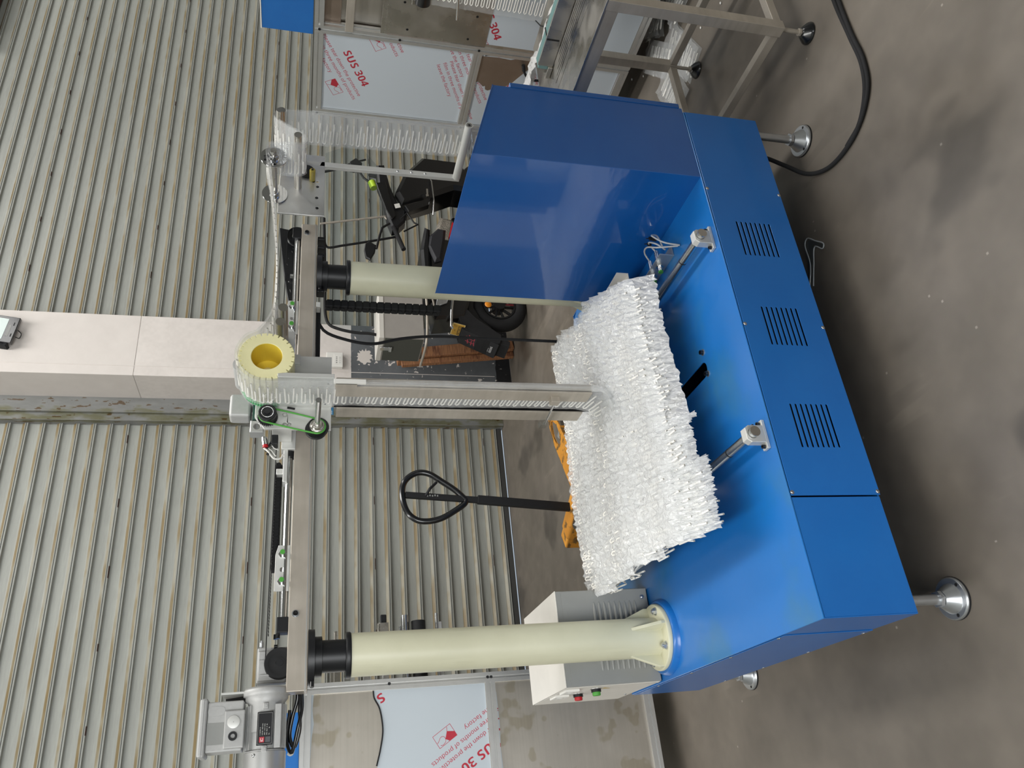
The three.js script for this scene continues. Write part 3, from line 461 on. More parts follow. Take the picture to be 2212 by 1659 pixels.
// the heap of folded strips on the tray
{
  const s = thing('straw_strip_pile', 'glossy heap of folded straw strips spread over the machine tray', 'pile', [0.78, 0.535, -0.64]);
  const top = [], under = [], mt = new THREE.Matrix4();
  // [row centre z, x from, x to]: strips laid to and fro along the tray
  const rows = []; for (let k = 0; k < 12; k++) { const z = -0.965 + k * 0.06; rows.push([z, 0.31 - 0.012 * (k % 3), k < 7 ? 1.27 - 0.012 * k + 0.03 * hash(k, 1, 3) : 1.22 - 0.02 * (k - 7)]); }
  rows.push([-0.27, 0.3, 0.62], [-0.222, 0.285, 0.46]);
  const H = (x, z) => 0.006 * Math.sin(x * 9 + z * 4) + 0.005 * Math.sin(z * 21 + 1) + 0.02 * ss(-0.3, -0.62, z) * (1 - 0.4 * ss(-0.8, -1.0, z)) - 0.05 * ss(-0.34, -0.2, z) * (x > 0.6 ? 1 : 0.5);
  const yawAt = (x) => -(0.1 + 0.32 * ss(0.3, 1.25, x));
  rows.forEach(([z, xa, xb], k) => {
    const nn = Math.floor((xb - xa) / 0.0226);
    for (let lay = 0; lay < 4; lay++) for (let i = 0; i < nn; i++) {
      const x = xa + (i + 0.5 + rr(-0.2, 0.2)) * 0.0226, zz = z + rr(-0.012, 0.012) - (x > 0.62 && k > 11 ? 0.1 : 0) + 0.012 * Math.sin(i * 0.45 + k), yaw = yawAt(x) + rr(-0.12, 0.12) + (lay ? rr(-0.3, 0.3) : 0);
      const y = 0.612 + H(x, zz) - lay * 0.017 - (k > 10 ? 0.012 : 0) + rr(-0.002, 0.002);
      if (y < 0.541) continue;
      mt.makeRotationFromEuler(new THREE.Euler(0.1 + rr(-0.05, 0.05), yaw, rr(-0.08, 0.08), 'YXZ')).setPosition(x, y, zz);
      (lay === 0 ? top : under).push([mt.clone(), zz]);
    }
    // crinkled film over the row
    const nx = 90, nz = 9, pos = [], uv = [], idx = [], w = 0.155;
    for (let i = 0; i <= nx; i++) for (let j = 0; j <= nz; j++) {
      const x = xa - 0.012 + (xb - xa + 0.03) * i / nx, q = -0.06 + w * j / nz, yaw = yawAt(x);
      const px = x + q * Math.sin(yaw), pz = z + q * Math.cos(yaw), r1 = Math.pow(Math.abs(Math.sin(i / nx * (xb - xa) / 0.0226 * Math.PI)), 2), edge = j === 0 || j === nz ? 1 : 0;
      let y = 0.6175 + H(px, pz) - q * 0.1 + 0.004 * r1 + 0.007 * (hash(i, j + 20 * k, 7) - 0.5) - (k > 10 ? 0.012 : 0) - 0.008 * edge * hash(i, j, 3);
      y = Math.max(y, 0.54); pos.push(px + rr(-0.002, 0.002), y, pz + 0.01 * edge * (hash(i, k, 4) - 0.5)); uv.push(x + k * 0.13, q + k * 0.31);
    }
    for (let i = 0; i < nx; i++) for (let j = 0; j < nz; j++) { const a = i * (nz + 1) + j, b = a + nz + 1; idx.push(a, a + 1, b, b, a + 1, b + 1); }
    const g = new THREE.BufferGeometry(); g.setAttribute('position', new THREE.Float32BufferAttribute(pos, 3)); g.setAttribute('uv', new THREE.Float32BufferAttribute(uv, 2)); g.setIndex(idx);
    part(s, 'film', g, M.filmPile, k ? null : 'crinkled clear film', true);
  });
  top.sort((a, b) => b[1] - a[1]);
  top.slice(0, 300).forEach((t) => strawAt(s, null, t[0]));
  const rest = [...top.slice(300).map((t) => t[0]), ...under.map((t) => t[0])], im = shade(new THREE.InstancedMesh(STRAW, M.paper, rest.length)), w = world(s);
  rest.forEach((m, i) => { const q = m.clone(), e = q.elements; e[12] -= w.x; e[13] -= w.y; e[14] -= w.z; im.setMatrixAt(i, q); });
  im.name = 'buried_straws'; im.userData.kind = 'stuff'; s.add(im);
}
// ---------- carriage on the beam: toothed wheel, belt drive, chute ----------
{
  const cx = 0.947, cyy = 1.716, zf = -0.515, zb = -0.668;
  const back = part(machine, 'carriage_plate', ex('z', [[0.795, 1.52], [1.06, 1.52], [1.06, 1.735], [1.02, 1.748], [0.835, 1.752], [0.795, 1.722]], -0.712, -0.7, 0.001, [circ(0.81, 1.66, 0.0075), circ(0.845, 1.662, 0.0075), circ(0.812, 1.648, 0.006)]), M.aluLight, 'pale aluminium carriage plate');
  const w = part(back, 'toothed_wheel', (() => { const o = []; const N = 28; for (let i = 0; i < N; i++) { const a = i / N * 6.2832, d = 6.2832 / N; for (const [f, r] of [[0, 0.073], [0.16, 0.073], [0.2, 0.081], [0.96, 0.081]]) o.push([cx + r * Math.cos(a + f * d), cyy + r * Math.sin(a + f * d)]); } return [ex('z', o, zb, zf, 0.001, [circ(cx, cyy, 0.045, 36)])]; })(), M.nylon, 'cream nylon wheel with straw grooves');
  part(w, 'wheel_bore', [ring([cx, cyy, zf - 0.11], [cx, cyy, zf - 0.002], 0.0452, 0.0446, 36), cy([cx, cyy, zf - 0.115], [cx, cyy, zf - 0.105], 0.0448, 36)], M.nylonYellow, 'yellow hollow of the wheel');
  part(w, 'wheel_hub', [la([[0.001, 0], [0.017, 0], [0.017, 0.006], [0.006, 0.006], [0.006, 0.002], [0.001, 0.002]], [cx, cyy, zf - 0.105], [0, 0, 1], 24)], M.nylon);
  part(w, 'hub_hole', cy([cx, cyy, zf - 0.105], [cx, cyy, zf - 0.0985], 0.006, 16), M.hole);
  const gear = []; for (let i = 0; i < 64; i++) { const a = i / 64 * 6.2832, d = 6.2832 / 64; for (const [f, r] of [[0, 0.079], [0.3, 0.085], [0.6, 0.085], [0.9, 0.079]]) gear.push([cx + r * Math.cos(a + f * d), cyy + r * Math.sin(a + f * d)]); }
  part(back, 'green_gear', ex('z', gear, -0.69, -0.669, 0), M.greenGear, 'green toothed gear ring');
  // pulleys and round green belt
  const p1 = [0.832, 1.713], p2 = [0.795, 1.563];
  const u1 = part(back, 'small_pulley', [la([[0.001, 0], [0.027, 0], [0.027, 0], [0.027, 0.006], [0.0235, 0.01], [0.0235, 0.014], [0.027, 0.018], [0.027, 0.03], [0.025, 0.032], [0.001, 0.032]], [...p1, -0.69], [0, 0, 1], 32)], M.black);
  part(u1, 'pulley_ring', ring([...p1, -0.659], [...p1, -0.6568], 0.0185, 0.0168, 28), M.chrome);
  part(u1, 'pulley_screw', cy([...p1, -0.658], [...p1, -0.652], 0.009, 20), M.black);
  const tg = []; for (let i = 0; i < 28; i++) { const a = i / 28 * 6.2832, d = 6.2832 / 28; for (const [f, r] of [[0, 0.026], [0.3, 0.0305], [0.6, 0.0305], [0.9, 0.026]]) tg.push([p1[0] + r * Math.cos(a + f * d), p1[1] + r * Math.sin(a + f * d)]); }
  part(u1, 'pinion', ex('z', tg, -0.7, -0.69, 0), M.black);
  const u2 = part(back, 'press_roller', [cy([...p2, -0.68], [...p2, -0.5], 0.0085, 24)], M.rod);
  part(u2, 'bearing_flange', ex('z', [...Array.from({ length: 28 }, (_, i) => { const a = i / 28 * 6.2832, r = 0.033 + 0.006 * Math.abs(Math.cos(a + 0.6)); return [p2[0] + r * Math.cos(a), p2[1] + r * Math.sin(a)]; })], -0.7, -0.69, 0.002), M.black);
  part(u2, 'roller_collar', la([[0.001, 0], [0.023, 0], [0.023, 0.016], [0.0215, 0.018], [0.015, 0.018], [0.015, 0.028], [0.0135, 0.03], [0.001, 0.03]], [...p2, -0.69], [0, 0, 1], 32), M.steel);
  const ra = 0.0245, rb = 0.0245, dx = p2[0] - p1[0], dy = p2[1] - p1[1], ang = Math.atan2(dy, dx), loop = [];
  for (let i = 0; i <= 10; i++) { const a = ang + Math.PI / 2 + Math.PI * i / 10; loop.push([p1[0] + ra * Math.cos(a), p1[1] + ra * Math.sin(a), -0.678]); }
  for (let i = 0; i <= 10; i++) { const a = ang - Math.PI / 2 + Math.PI * i / 10; loop.push([p2[0] + rb * Math.cos(a), p2[1] + rb * Math.sin(a), -0.678]); }
  part(back, 'drive_belt', tb(loop, 0.003, 120, 8, true), M.green, 'round green drive belt');
  part(back, 'belt_joint', turn(cy([0.858, 1.655, -0.678], [0.854, 1.632, -0.678], 0.0034, 10), [0.856, 1.645, -0.678], [0, 0, 1], 0), M.blackMatt);
  // guide plate that the strip slides over
  const gp = part(back, 'guide_plate', ex('z', [[0.872, 1.518], [0.887, 1.518], [0.887, 1.66], [0.884, 1.682], [0.872, 1.682]], -0.7, -0.505, 0.001), M.aluLight);
  for (const [y, z] of [[1.535, -0.54], [1.54, -0.675]]) part(gp, 'screw_hole', cy([0.8705, y, z], [0.8722, y, z], 0.003, 10), M.hole);
  // slide blocks on the guide rod, connectors
  part(back, 'slide_block', [bx(0.775, 0.86, 1.628, 1.672, BZ - 0.02, BZ + 0.04, 0.002), bx(0.98, 1.06, 1.628, 1.672, BZ - 0.02, BZ + 0.04, 0.002), bx(0.8, 1.06, 1.64, 1.7, -0.81, -0.712, 0.002)], M.aluLight);
  part(back, 'rod_bushing', ring([0.755, 1.646, BZ + 0.012], [0.776, 1.646, BZ + 0.012], 0.018, 0.0113, 24), M.black);
  part(back, 'belt_clamp', [bx(0.665, 0.78, 1.65, 1.664, BZ - 0.012, BZ + 0.034, 0.002), bx(0.7, 0.72, 1.664, 1.685, BZ - 0.018, BZ + 0.01, 0.002)], M.aluLight);
  part(back, 'back_gear_housing', [cy([cx, cyy + 0.012, -0.79], [cx, cyy + 0.012, -0.712], 0.07, 32), ring([cx + 0.052, cyy + 0.085, -0.79], [cx + 0.052, cyy + 0.085, -0.66], 0.024, 0.014, 24), bx(cx - 0.1, cx - 0.02, cyy + 0.05, cyy + 0.115, -0.78, -0.72, 0.01)], M.castGrey);
  part(back, 'dark_block', [bx(0.832, 0.9, 1.735, 1.76, -0.78, -0.713, 0.001)], std({ color: 0x2c4a40, roughness: 0.5 }));
  part(back, 'profile_end', [ex('z', [[0.79, 1.725], [0.83, 1.725], [0.83, 1.765], [0.79, 1.765]], -0.76, -0.715, 0.002, [circ(0.81, 1.745, 0.01)])], M.alu);
  part(back, 'edge_block', bx(1.025, 1.06, 1.62, 1.69, -0.712, -0.69, 0.001), M.aluLight);
  part(back, 'edge_hole', cy([1.043, 1.662, -0.69], [1.043, 1.662, -0.6895], 0.006, 14), M.hole);
  // switch with wires on the left of the carriage
  const sw = part(back, 'limit_switch', [bx(0.755, 0.787, 1.68, 1.7, -0.76, -0.725, 0.002), turn(bx(0.735, 0.795, 1.702, 1.707, -0.75, -0.735, 0.001), [0.76, 1.705, -0.74], [0, 0, 1], -0.5)], M.black);
  part(sw, 'switch_body', [cy([0.78, 1.722, -0.735], [0.755, 1.718, -0.735], 0.009, 16)], M.chrome);
  part(sw, 'switch_light', cy([0.755, 1.718, -0.735], [0.747, 1.717, -0.735], 0.0085, 16), M.red, 'red switch light');
  part(sw, 'switch_wire', [tb([[0.745, 1.722, -0.735], [0.735, 1.71, -0.735], [0.722, 1.70, -0.738], [0.712, 1.688, -0.742], [0.715, 1.67, -0.746], [0.73, 1.664, -0.75]], 0.0032, 40, 6), tb([[0.75, 1.716, -0.74], [0.742, 1.7, -0.745], [0.73, 1.69, -0.75], [0.724, 1.685, -0.75]], 0.002, 24, 6), tb([[0.76, 1.7, -0.74], [0.748, 1.692, -0.742], [0.744, 1.678, -0.748]], 0.002, 24, 6)], M.white);
  part(sw, 'cable_tie', cy([0.728, 1.712, -0.738], [0.724, 1.706, -0.738], 0.0045, 8), M.blackMatt);
  // chute: two steel angle rails and a black backing
  const rails = part(machine, 'chute', [bx(0.874, 0.88, 0.64, 1.512, -0.7, -0.56, 0.001)], M.rubber, 'black backing strip of the chute');
  part(rails, 'chute_rail', [bx(0.866, 0.89, 0.69, 1.512, -0.56, -0.53, 0.002), bx(0.856, 0.862, 0.69, 1.512, -0.592, -0.53, 0.001)], M.steelDull, 'long steel rail of the chute');
  part(rails, 'chute_rail', [bx(0.866, 0.89, 0.678, 1.505, -0.735, -0.7, 0.002), bx(0.856, 0.862, 0.678, 1.505, -0.735, -0.672, 0.001)], M.steelDull);
  part(rails, 'rail_hanger', [bx(0.852, 0.866, 1.45, 1.515, -0.528, -0.5, 0.001)], M.steelDull);
  part(rails, 'hanger_clip', [bx(0.852, 0.866, 1.425, 1.52, -0.505, -0.495, 0.001)], M.white);
  part(rails, 'cross_pin', cy([0.842, 0.8, -0.735], [0.84, 0.81, -0.568], 0.0035, 12), M.chrome);
  part(rails, 'pin_block', [bx(0.836, 0.856, 0.79, 0.815, -0.758, -0.728, 0.002)], M.clear, 'clear plastic block');
  part(rails, 'pin_clamp', [bx(0.836, 0.857, 0.795, 0.825, -0.585, -0.555, 0.002)], M.steelDull);
  // stub rollers that carry the strip
  for (const [x, y] of [[1.115, 1.675], [1.062, 1.681]]) part(machine, 'stub_roller', cy([x, y, -0.69], [x, y, -0.5], 0.0145, 24), M.steel);
  part(machine, 'roller_arm', [bx(1.04, 1.15, 1.64, 1.7, -0.702, -0.692, 0.002)], M.aluLight);
}
// ---------- roller head at the right end of the beam ----------
{
  const rp = part(machine, 'roller_plate', ex('z', [[1.698, 1.552], [2.0, 1.552], [2.0, 1.625], [1.96, 1.716], [1.698, 1.72]], -0.756, -0.748, 0.001, [[1.735, 1.578], [1.785, 1.58], [1.84, 1.578]].flatMap(([x, y]) => [circ(x, y, 0.0055, 14)]).concat([circ(1.865, 1.578, 0.0055, 14), circ(1.865, 1.594, 0.0055, 14)])), M.alu, 'brushed aluminium roller plate');
  for (const [x, y] of [[1.735, 1.578], [1.785, 1.58], [1.84, 1.578], [1.865, 1.594]]) part(rp, 'cap_screw', cy([x, y, -0.756], [x, y, -0.7475], 0.005, 14), M.blackGloss);
  const sh = part(rp, 'disc_shaft', [cy([1.783, 1.732, -0.77], [1.783, 1.732, -0.52], 0.011, 24)], M.steel);
  for (const z of [-0.745, -0.557]) {
    const d = part(sh, 'guide_disc', [la([[0.011, 0], [0.0455, 0], [0.0455, 0], [0.0465, 0.0015], [0.0455, 0.004], [0.0455, 0.004], [0.011, 0.004]], [1.783, 1.732, z], [0, 0, 1], 48), la([[0.011, 0.004], [0.0185, 0.004], [0.0185, 0.02], [0.017, 0.022], [0.011, 0.022]], [1.783, 1.732, z], [0, 0, 1], 32)], M.chrome);
  }
  for (const a of [1.9, 3.3]) { const c = Math.cos(a), s = Math.sin(a); part(sh, 'set_screw', cy([1.783 + 0.017 * c, 1.732 + 0.017 * s, -0.545], [1.783 + 0.034 * c, 1.732 + 0.034 * s, -0.545], 0.005, 12), M.blackGloss); }
  for (const [x, y, z] of [[1.938, 1.71, -0.478], [1.83, 1.6505, -0.482]]) part(rp, 'guide_roller', cy([x, y, -0.75], [x, y, z], 0.0135, 28), M.steel);
  part(rp, 'guide_roller', cy([1.928, 1.716, -0.75], [1.928, 1.716, -0.47], 0.011, 24), M.steel);
  const pk = part(rp, 'amber_handle', [cy([1.855, 1.585, -0.75], [1.885, 1.6, -0.66], 0.0, 4)], M.amber);
  pk.geometry.dispose(); pk.geometry = geo(la([[0.004, 0], [0.011, 0], [0.011, 0.05], [0.009, 0.054], [0.004, 0.054]], [1.873 - world(rp).x, 1.598 - world(rp).y, -0.748 - world(rp).z], [0, 0, 1], 24));
  part(pk, 'handle_screw', cy([1.873, 1.598, -0.748], [1.873, 1.598, -0.69], 0.004, 12), M.blackGloss);
  part(rp, 'black_knob', la([[0.001, 0], [0.028, 0], [0.03, 0.006], [0.03, 0.012], [0.012, 0.016], [0.001, 0.016]], [1.905, 1.62, -0.748], [0, 0, 1], 28), M.blackMatt);
  const bar = part(rp, 'drop_bar', bx(1.947, 1.97, 1.02, 1.64, -0.765, -0.748, 0.0015), M.aluLight);
  for (const y of [1.16, 1.215, 1.27]) part(bar, 'bar_screw', la([[0.001, 0.003], [0.004, 0.002], [0.005, 0]], [1.958, y, -0.748], [0, 0, 1], 14), M.chrome);
  const r2 = part(bar, 'lower_roller', cy([1.955, 1.033, -0.75], [1.955, 1.033, -0.468], 0.0155, 28), M.aluLight);
  part(r2, 'roller_bore', [ring([1.955, 1.033, -0.468], [1.955, 1.033, -0.4675], 0.01, 0.008, 20), cy([1.955, 1.033, -0.4685], [1.955, 1.033, -0.4678], 0.006, 16)], M.aluDark);
  capScrew(bar, [1.95, 1.628, -0.748], [0, 0, 1], 0.007, 0.01, false);
}
// ---------- control box behind the left column ----------
{
  const x0 = 0.006, x1 = 0.31, y0 = T + 0.004, y1 = 0.778, z1 = -0.922, z0 = -1.33;
  const b = thing('control_box', 'grey louvred control box with red and green buttons behind the left cream column', 'control box', [0.158, T, -1.126]);
  const body = part(b, 'case', [bx(x0, x1, y0, y1 - 0.004, z0, z1, 0.002), bx(x0 + 0.03, x1 - 0.03, T, y0, z0 + 0.03, z1 - 0.03, 0)], M.greyPaint);
  part(b, 'lid', [bx(x0 - 0.001, x1 + 0.001, y1 - 0.004, y1, z0 - 0.001, z1 + 0.001, 0.0012)], M.beige, 'pale box top');
  part(b, 'front_sheet', ex('z', [[x0 + 0.002, y0 + 0.002], [x1 - 0.002, y0 + 0.002], [x1 - 0.002, y1 - 0.022], [x0 + 0.002, y1 - 0.022]], z1, z1 + 0.0012, 0.0004), M.greyPaint);
  for (let i = 0; i < 9; i++) for (const dx of [0.045, 0.17]) { // pressed louvres
    const g = new THREE.SphereGeometry(1, 12, 8, 0, 6.2832, 0, 1.5708); g.rotateX(Math.PI / 2); g.scale(0.05, 0.0065, 0.006); g.translate(x0 + dx + 0.045, y0 + 0.05 + i * 0.0185, z1 + 0.001); part(b, 'louvre', g, M.greyPaint);
  }
  const side = part(b, 'side_door', ex('x', [[z0 + 0.004, y0 + 0.004], [z1 - 0.004, y0 + 0.004], [z1 - 0.004, y1 - 0.006], [z0 + 0.004, y1 - 0.006]], x0 - 0.002, x0, 0.0005), M.beige);
  for (const [y, z] of [[0.745, -0.99], [0.742, -1.115]]) { const f = part(side, 'meter_frame', ex('x', [[z - 0.034, y - 0.024], [z + 0.034, y - 0.024], [z + 0.034, y + 0.024], [z - 0.034, y + 0.024]], x0 - 0.01, x0 - 0.002, 0.001, [[[z - 0.02, y - 0.012], [z + 0.02, y - 0.012], [z + 0.02, y + 0.012], [z - 0.02, y + 0.012]]]), M.white); part(f, 'meter_window', bx(x0 - 0.005, x0 - 0.002, y - 0.012, y + 0.012, z - 0.02, z + 0.02, 0), M.aluDark); }
  for (const [y, z, m, l] of [[0.685, -1.085, M.red, 'red push button'], [0.655, -0.985, M.green, 'green push button']]) { const k = part(side, 'button_collar', cy([x0 - 0.002, y, z], [x0 - 0.013, y, z], 0.0165, 24), M.black); part(k, 'push_button', la([[0.001, 0.012], [0.012, 0.011], [0.0135, 0.009], [0.0135, 0]], [x0 - 0.013, y, z], [-1, 0, 0], 24), m, l); part(k, 'button_nut', ring([x0 - 0.002, y, z], [x0 - 0.004, y, z], 0.02, 0.016, 24), M.chrome); }
  part(side, 'yellow_label', ex('x', [[-0.99, 0.632], [-0.975, 0.628], [-1.0, 0.6]], x0 - 0.0026, x0 - 0.002, 0), std({ color: 0xc9a938, roughness: 0.5 }));
  for (const [y, z] of [[0.735, -1.2], [0.47, -1.2], [0.455, -0.935]]) screw(side, [x0 - 0.002, y, z], [-1, 0, 0], 0.005, M.zinc);
  screw(b, [x1 - 0.03, y0 + 0.02, z1 + 0.0012], [0, 0, 1], 0.0065, M.zinc);
}
// ---------- printing on the protective film of the stainless sheets ----------
function stamp(c, S, which = [1, 1, 1, 1, 1]) { // drawn at the start of SUS 304; S: pixels per metre
  c.fillStyle = '#b5283a'; c.strokeStyle = '#b5283a'; c.textBaseline = 'alphabetic';
  const fit = (s, x, y, w, font, h) => { c.save(); c.font = font + ' 40px sans-serif'; const k = (w * S) / c.measureText(s).width; c.translate(x * S, y * S); c.scale(k, (h * S) / 29); c.fillText(s, 0, 0); c.restore(); };
  if (which[0]) fit('SUS 304', 0, 0.0, 0.215, 'bold', 0.036);
  if (which[1]) fit('Please tear down the protective', -0.115, 0.045, 0.375, '', 0.0165);
  if (which[2]) fit('film in three months of products', -0.115, 0.077, 0.385, '', 0.0165);
  if (which[3]) fit('leave the factory', -0.115, 0.109, 0.2, '', 0.0165);
  if (which[4]) { // hand peeling a film
    c.save(); c.translate(0.125 * S, 0.1 * S); c.lineWidth = 0.0016 * S; const w = 0.085 * S, h = 0.052 * S; c.strokeRect(0, 0, w, h);
    c.beginPath(); c.moveTo(0, 0); c.lineTo(w * 0.42, 0); c.lineTo(w * 0.55, h * 0.3); c.lineTo(w * 0.3, h * 0.7); c.lineTo(0, h * 0.35); c.fill();
    c.beginPath(); c.moveTo(w * 0.62, h * 0.12); c.bezierCurveTo(w * 0.5, h * 0.3, w * 0.5, h * 0.6, w * 0.68, h * 0.62); c.bezierCurveTo(w * 0.8, h * 0.6, w * 0.86, h * 0.4, w * 0.98, h * 0.4); c.moveTo(w * 0.62, h * 0.12); c.lineTo(w * 0.78, h * 0.05); c.lineTo(w * 0.9, h * 0.14); c.moveTo(w * 0.3, h * 0.7); c.lineTo(w * 0.2, h * 0.95); c.stroke(); c.restore();
  }
}
function filmPrint(a0, b0, W, H, stamps, base = [199, 207, 214], mirrored = false) { // stamps: [a, b, angle, which]
  const S = 1300, w = Math.round(W * S), h = Math.round(H * S);
  const t = canvasTex(w, h, (c) => {
    c.fillStyle = `rgb(${base})`; c.fillRect(0, 0, w, h);
    for (const [a, b, ang, which] of stamps) { c.save(); c.translate((a - a0) * S, h - (b - b0) * S); c.rotate(-ang * Math.PI / 180); stamp(c, S, which); c.restore(); }
  });
  t.wrapS = t.wrapT = THREE.ClampToEdgeWrapping; t.repeat.set(1 / W, 1 / H); t.offset.set(-a0 / W, -b0 / H);
  return phy({ map: t, roughness: 0.42, clearcoat: 0.35, clearcoatRoughness: 0.25, metalness: 0.1 });
}
M.sheet = std({ map: tex(512, 512, (u, v) => { const a = fbm(u, v, 6, 6, 4, 101), b = fbm(u, v, 2, 120, 2, 102), d = ss(0.62, 0.72, fbm(u, v, 12, 12, 3, 103)); return [186, 180, 170].map((c, i) => c + (a - 0.5) * 22 + (b - 0.5) * 8 - d * [14, 16, 22][i]); }, 0.8, 0.8), metalness: 0.85, roughness: 0.4 });
M.sheetBrown = std({ map: speck([150, 134, 120], 14, 8, 0.5, 104), metalness: 0.75, roughness: 0.45 });  // bare steel; its brown reflection is put into the colour
// aluminium T-slot profile, 40 mm square, along an axis between two ends, centred on (p, q)
function prof(axis, p, q, lo, hi, s = 0.02) {
  const g = 0.0045, d = 0.006, o = [];
  const side = [[-s, -s], [-g, -s], [-g, -s + d], [g, -s + d], [g, -s]];
  for (let k = 0; k < 4; k++) for (const [x, y] of side) { const c = [1, 0, -1, 0][k], n = [0, 1, 0, -1][k]; o.push([p + x * c - y * n, q + x * n + y * c]); }
  return ex(axis, o, lo, hi, 0);
}
function bolts(parent, list) { for (const [p, n] of list) { const q = (k) => p.map((v, i) => v + n[i] * k); part(parent, 'corner_screw', [ring(q(0), q(0.002), 0.006, 0.003, 16), cy(q(0), q(0.0008), 0.003, 8)], M.aluDark); } }

// ---------- second machine on the right: profile frame with film-covered sheets ----------
{
  const X = 2.8, B = thing('packing_machine', 'aluminium profile machine on the right with film-covered side sheets and blue box', 'machine', [3.15, 0, -0.5]);
  const fr = part(B, 'frame_post', prof('y', X + 0.02, -1.27, 0.11, 1.607), M.alu);
  bolts(fr, [[[X, 1.585, -1.277], [-1, 0, 0]], [[X, 0.862, -1.27], [-1, 0, 0]], [[X, 0.13, -1.27], [-1, 0, 0]]]);
  const f2 = part(B, 'frame_post', prof('y', X + 0.02, -0.795, 0.11, 1.607), M.alu);
  bolts(f2, [[[X, 1.585, -0.795], [-1, 0, 0]], [[X, 0.862, -0.795], [-1, 0, 0]], [[X, 1.23, -0.795], [-1, 0, 0]]]);
  part(B, 'frame_post', prof('y', X + 0.02, 0.1, 0.11, 1.607), M.alu);
  for (const z of [-1.27, 0.1]) part(B, 'frame_post', prof('y', X + 0.68, z, 0.11, 1.607), M.alu);
  for (const y of [1.587, 0.862, 0.13]) part(B, 'frame_rail', prof('z', X + 0.02, y, -1.25, -0.815), M.alu);
  for (const y of [1.587, 0.13]) part(B, 'frame_rail', prof('z', X + 0.02, y, -0.775, 0.08), M.alu);
  for (const y of [1.587, 0.13]) for (const z of [-1.27, 0.1]) part(B, 'frame_rail', prof('x', z, y, X + 0.04, X + 0.66), M.alu);
  for (const [x, z] of [[X + 0.02, -1.27], [X + 0.02, 0.1], [X + 0.68, -1.27], [X + 0.68, 0.1]]) part(B, 'frame_foot', [cy([x, 0, z], [x, 0.012, z], 0.028, 20), cy([x, 0.012, z], [x, 0.11, z], 0.008, 12)], M.black);
  // side sheets
  const film = filmPrint(-1.26, 0.1, 0.5, 1.5, [[-0.908, 1.479, 209, [1, 1, 1, 1, 1]], [-0.625, 1.30, 209, [0, 1, 1, 0, 1]], [-0.822, 0.925, 204, [0, 0, 0, 0, 0]], [-0.968, 0.895, 206, [0, 1, 1, 1, 0]], [-0.84, 0.86, 209, [0, 1, 1, 1, 0]], [-1.2, 0.935, 209, [0, 0, 0, 0, 1]], [-0.95, 0.42, 209, [1, 1, 1, 1, 1]], [-0.78, 0.66, 209, [0, 0, 0, 1, 1]]]);
  const s1 = part(B, 'side_sheet', bx(X + 0.012, X + 0.014, 0.882, 1.567, -1.25, -0.815, 0), M.sheet);
  part(s1, 'protective_film', bx(X + 0.0112, X + 0.012, 0.884, 1.566, -1.249, -0.817, 0), film, 'pale blue protective film with red print');
  const s2 = part(B, 'side_sheet', bx(X + 0.012, X + 0.014, 0.15, 0.842, -1.25, -0.815, 0), M.sheetBrown, 'bare lower steel sheet with a brown reflection put into its colour');
  part(s2, 'protective_film', ex('x', [[-1.249, 0.152], [-1.249, 0.84], [-0.985, 0.84], [-0.98, 0.83], [-0.99, 0.815], [-1.005, 0.8], [-1.0, 0.79], [-1.02, 0.786], [-1.026, 0.772], [-1.018, 0.755], [-1.03, 0.74], [-1.02, 0.72], [-1.0, 0.70], [-0.96, 0.66], [-0.9, 0.62], [-0.817, 0.56], [-0.817, 0.152]], X + 0.0112, X + 0.012, 0), film);
  part(s2, 'film_scrap', [ex('x', [[-0.817, 0.825], [-0.828, 0.825], [-0.824, 0.81], [-0.817, 0.8]], X + 0.01, X + 0.0112, 0), ex('x', [[-0.817, 0.842], [-0.83, 0.842], [-0.826, 0.76], [-0.83, 0.7], [-0.817, 0.66]], X + 0.01, X + 0.0112, 0)], film);
  // open bay nearer the viewer
  part(B, 'upper_plate', bx(X + 0.05, X + 0.053, 1.31, 1.565, -0.775, 0.08, 0), M.sheet);
  part(B, 'dark_panel', bx(X + 0.03, X + 0.033, 1.495, 1.565, -0.775, 0.08, 0), M.sheetBrown);
  part(B, 'cross_bar', [bx(X - 0.012, X - 0.004, 1.44, 1.475, -0.78, 0.0, 0.001)], M.steelDull, 'flat steel bar with beads of film glue');
  part(B, 'bay_rail', [bx(X + 0.002, X + 0.02, 1.29, 1.32, -0.775, -0.3, 0.001)], M.steel);
  const bp = part(B, 'bay_sheet', ex('x', [[-0.77, 0.84], [-0.766, 1.3], [0.05, 1.3], [0.05, 0.84]], X - 0.002, X + 0.0, 0.0003), M.steel, 'plain bright steel sheet with bolt holes');
  for (const [y, z] of [[1.204, -0.734], [0.926, -0.74], [0.905, -0.619], [1.23, -0.6]]) part(bp, 'bolt_hole', cy([X - 0.0022, y, z], [X - 0.0018, y, z], 0.0058, 14), M.hole);
  const filmB = filmPrint(-0.78, 0.1, 0.9, 1.2, [[-0.545, 0.905, 209, [1, 1, 1, 1, 0]], [-0.3, 0.5, 209, [1, 1, 1, 1, 1]]]);
  const s3 = part(B, 'bay_sheet', bx(X + 0.004, X + 0.006, 0.15, 1.0, -0.775, 0.08, 0), M.sheet);
  part(s3, 'protective_film', ex('x', [[-0.757, 0.152], [-0.757, 0.835], [-0.6, 0.9], [0.08, 0.98], [0.08, 0.152]], X + 0.0025, X + 0.004, 0), filmB);
  part(B, 'knob', [cy([2.735, 1.165, -0.5], [2.735, 1.165, -0.545], 0.034, 24), cy([2.735, 1.165, -0.545], [2.735, 1.165, -0.55], 0.028, 24)], M.blackGloss);
